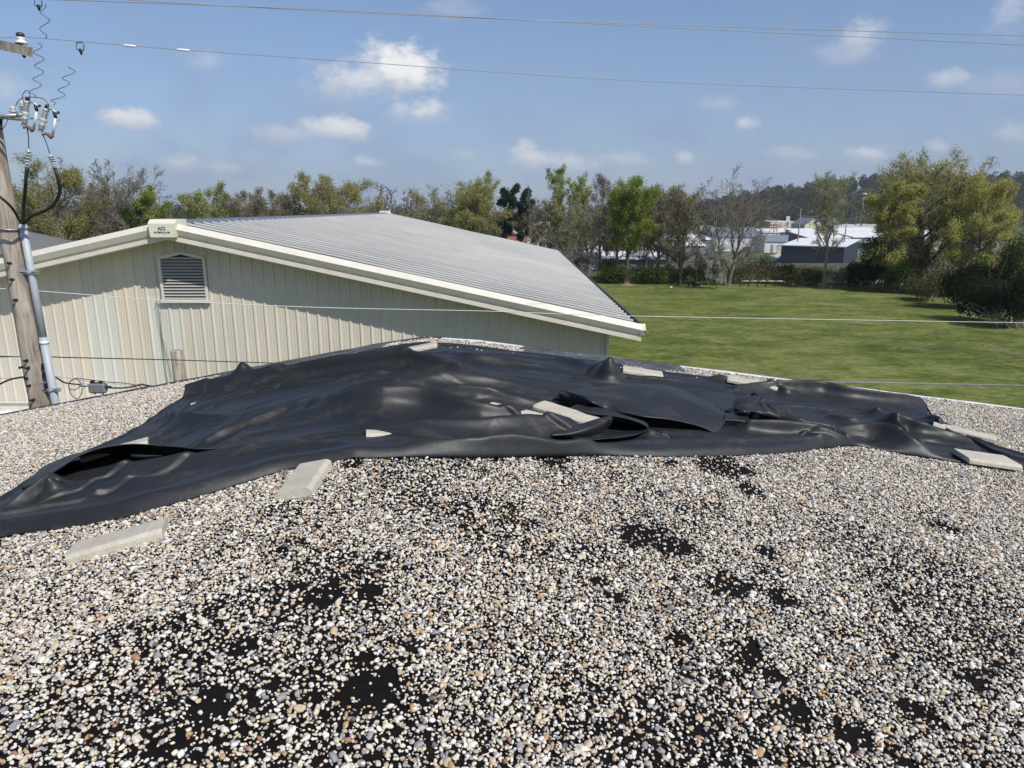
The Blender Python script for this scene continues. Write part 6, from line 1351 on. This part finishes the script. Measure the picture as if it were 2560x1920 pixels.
rsn = at(1933, 566, 300); zb = float(ground_z(rsn.x, 300)); o = thing('store_sign', 'small red and white sign board in front of the cream box store', 'sign', (rsn.x, 300, zb)); MB().box((0, 0, rsn.z - zb), (3.6, .3, 1.6)).build('panel', RD, o); MB().box((0, -.17, rsn.z - zb - .1), (2.9, .05, .35)).build('stripe', WW, o); MB().tube([(1.6, 0, 0), (1.6, 0, rsn.z - zb + 1)], .12, 6).build('post', iron, o)
# stadium light mast
lm = at(2161, 484, 480); zb = float(ground_z(lm.x, 480)); o = thing('light_mast', 'tall floodlight mast in front of the wooded hill', 'light mast', (lm.x, 480, zb)); hh = lm.z - zb
MB().tube([(0, 0, 0), (0, 0, hh)], [.28, .16], 8).build('post', LG, o); MB().lathe((0, 0, hh - 1.2), (0, 0, 1), [(0, .3), (.3, 1.5), (1.4, 1.7), (1.6, .4)], 12).build('lamp_head', WW, o)
# water tower top far left
wt = at(727, 512, 900); zb = float(ground_z(wt.x, 900)); o = thing('water_tower', 'white dome of a distant water tower above the trees at left', 'water tower', (wt.x, 900, zb)); hh = wt.z - zb
MB().lathe((0, 0, hh - 9), (0, 0, 1), [(0, 1.4), (1.5, 2), (4, 6), (6.5, 8.2), (8.5, 8), (10.5, 5.5), (11.5, 2), (11.8, .2)], 24).build('tank', WW, o); MB().tube([(0, 0, 0), (0, 0, hh - 8)], [2.4, 1.4], 16).build('stem', WW, o)
# low rail at the field edge
rl = thing('rail_fence', 'low rail on black posts at the far edge of the field', 'fence', (at(1852, 700, 75).x, 75, 0)); xa = 0; xb = at(1958, 700, 75).x - at(1852, 700, 75).x; np_ = 6
for i in range(np_):
    x = xb * i / (np_ - 1); m = MB(); m.bar((x, 0, -.1), (x - .05, .0, .68), .10, .10, up=(0, 1, 0)); m.build('post', blackc, rl)
for i in range(np_ - 1): MB().tube([(xb * i / (np_ - 1) + .04, -.08, .56), (xb * (i + 1) / (np_ - 1) - .06, -.08, .58)], .045, 6).build('rail', LG, rl)
# black dumped object at the hedge
bb = at(1732, 700, 75.5); o = thing('dumped_barrel', 'black barrel lying on the grass with a leaning black post, before the hedge', 'barrel', (bb.x, 75.5, 0)); MB().lathe((0, 0, .28), (1, .1, -.05), [(0, .2), (.02, .28), (.4, .30), (.8, .27), (.82, .18)], 14).build('drum', blackc, o); MB().bar((-.42, 0, 0), (-.18, 0, .72), .13, .13, up=(0, 1, 0)).build('post', blackc, o); MB().bar((-.2, 0, .66), (.18, 0, .44), .05, .05, up=(0, 1, 0)).build('bar', blackc, o)
for px, py, lab in ((1678, 703, 'scrap of white litter on the grass by the twin dark trunks'), (2080, 702, 'scrap of white litter at the shaded field edge right of the conical tree'), (2472, 766, 'pale scrap of litter below the right hedge')):
    p = at(px, py, 74 if px < 2300 else 51); o = MB().box((0, 0, .06), (.28, .12, .10), Matrix.Rotation(.4, 3, 'Z'), .01).build('litter', WW); o.location = (p.x, p.y, 0); o['label'] = lab; o['category'] = 'litter'
# ---- thin air between us and the far hills
hz = mat('air'); t = NT(hz.node_tree); t.n.remove(t.n['Principled BSDF']); pv = t.add('ShaderNodeVolumePrincipled'); pv.inputs['Color'].default_value = (.93, .96, 1, 1); pv.inputs['Density'].default_value = .0002; pv.inputs['Anisotropy'].default_value = .2
t.l.new(pv.outputs[0], t.n['Material Output'].inputs['Volume'])
HAZE = True
if HAZE: MB().box((0, 600, 29), (3040, 1840, 78)).build('haze', hz, kind='stuff')
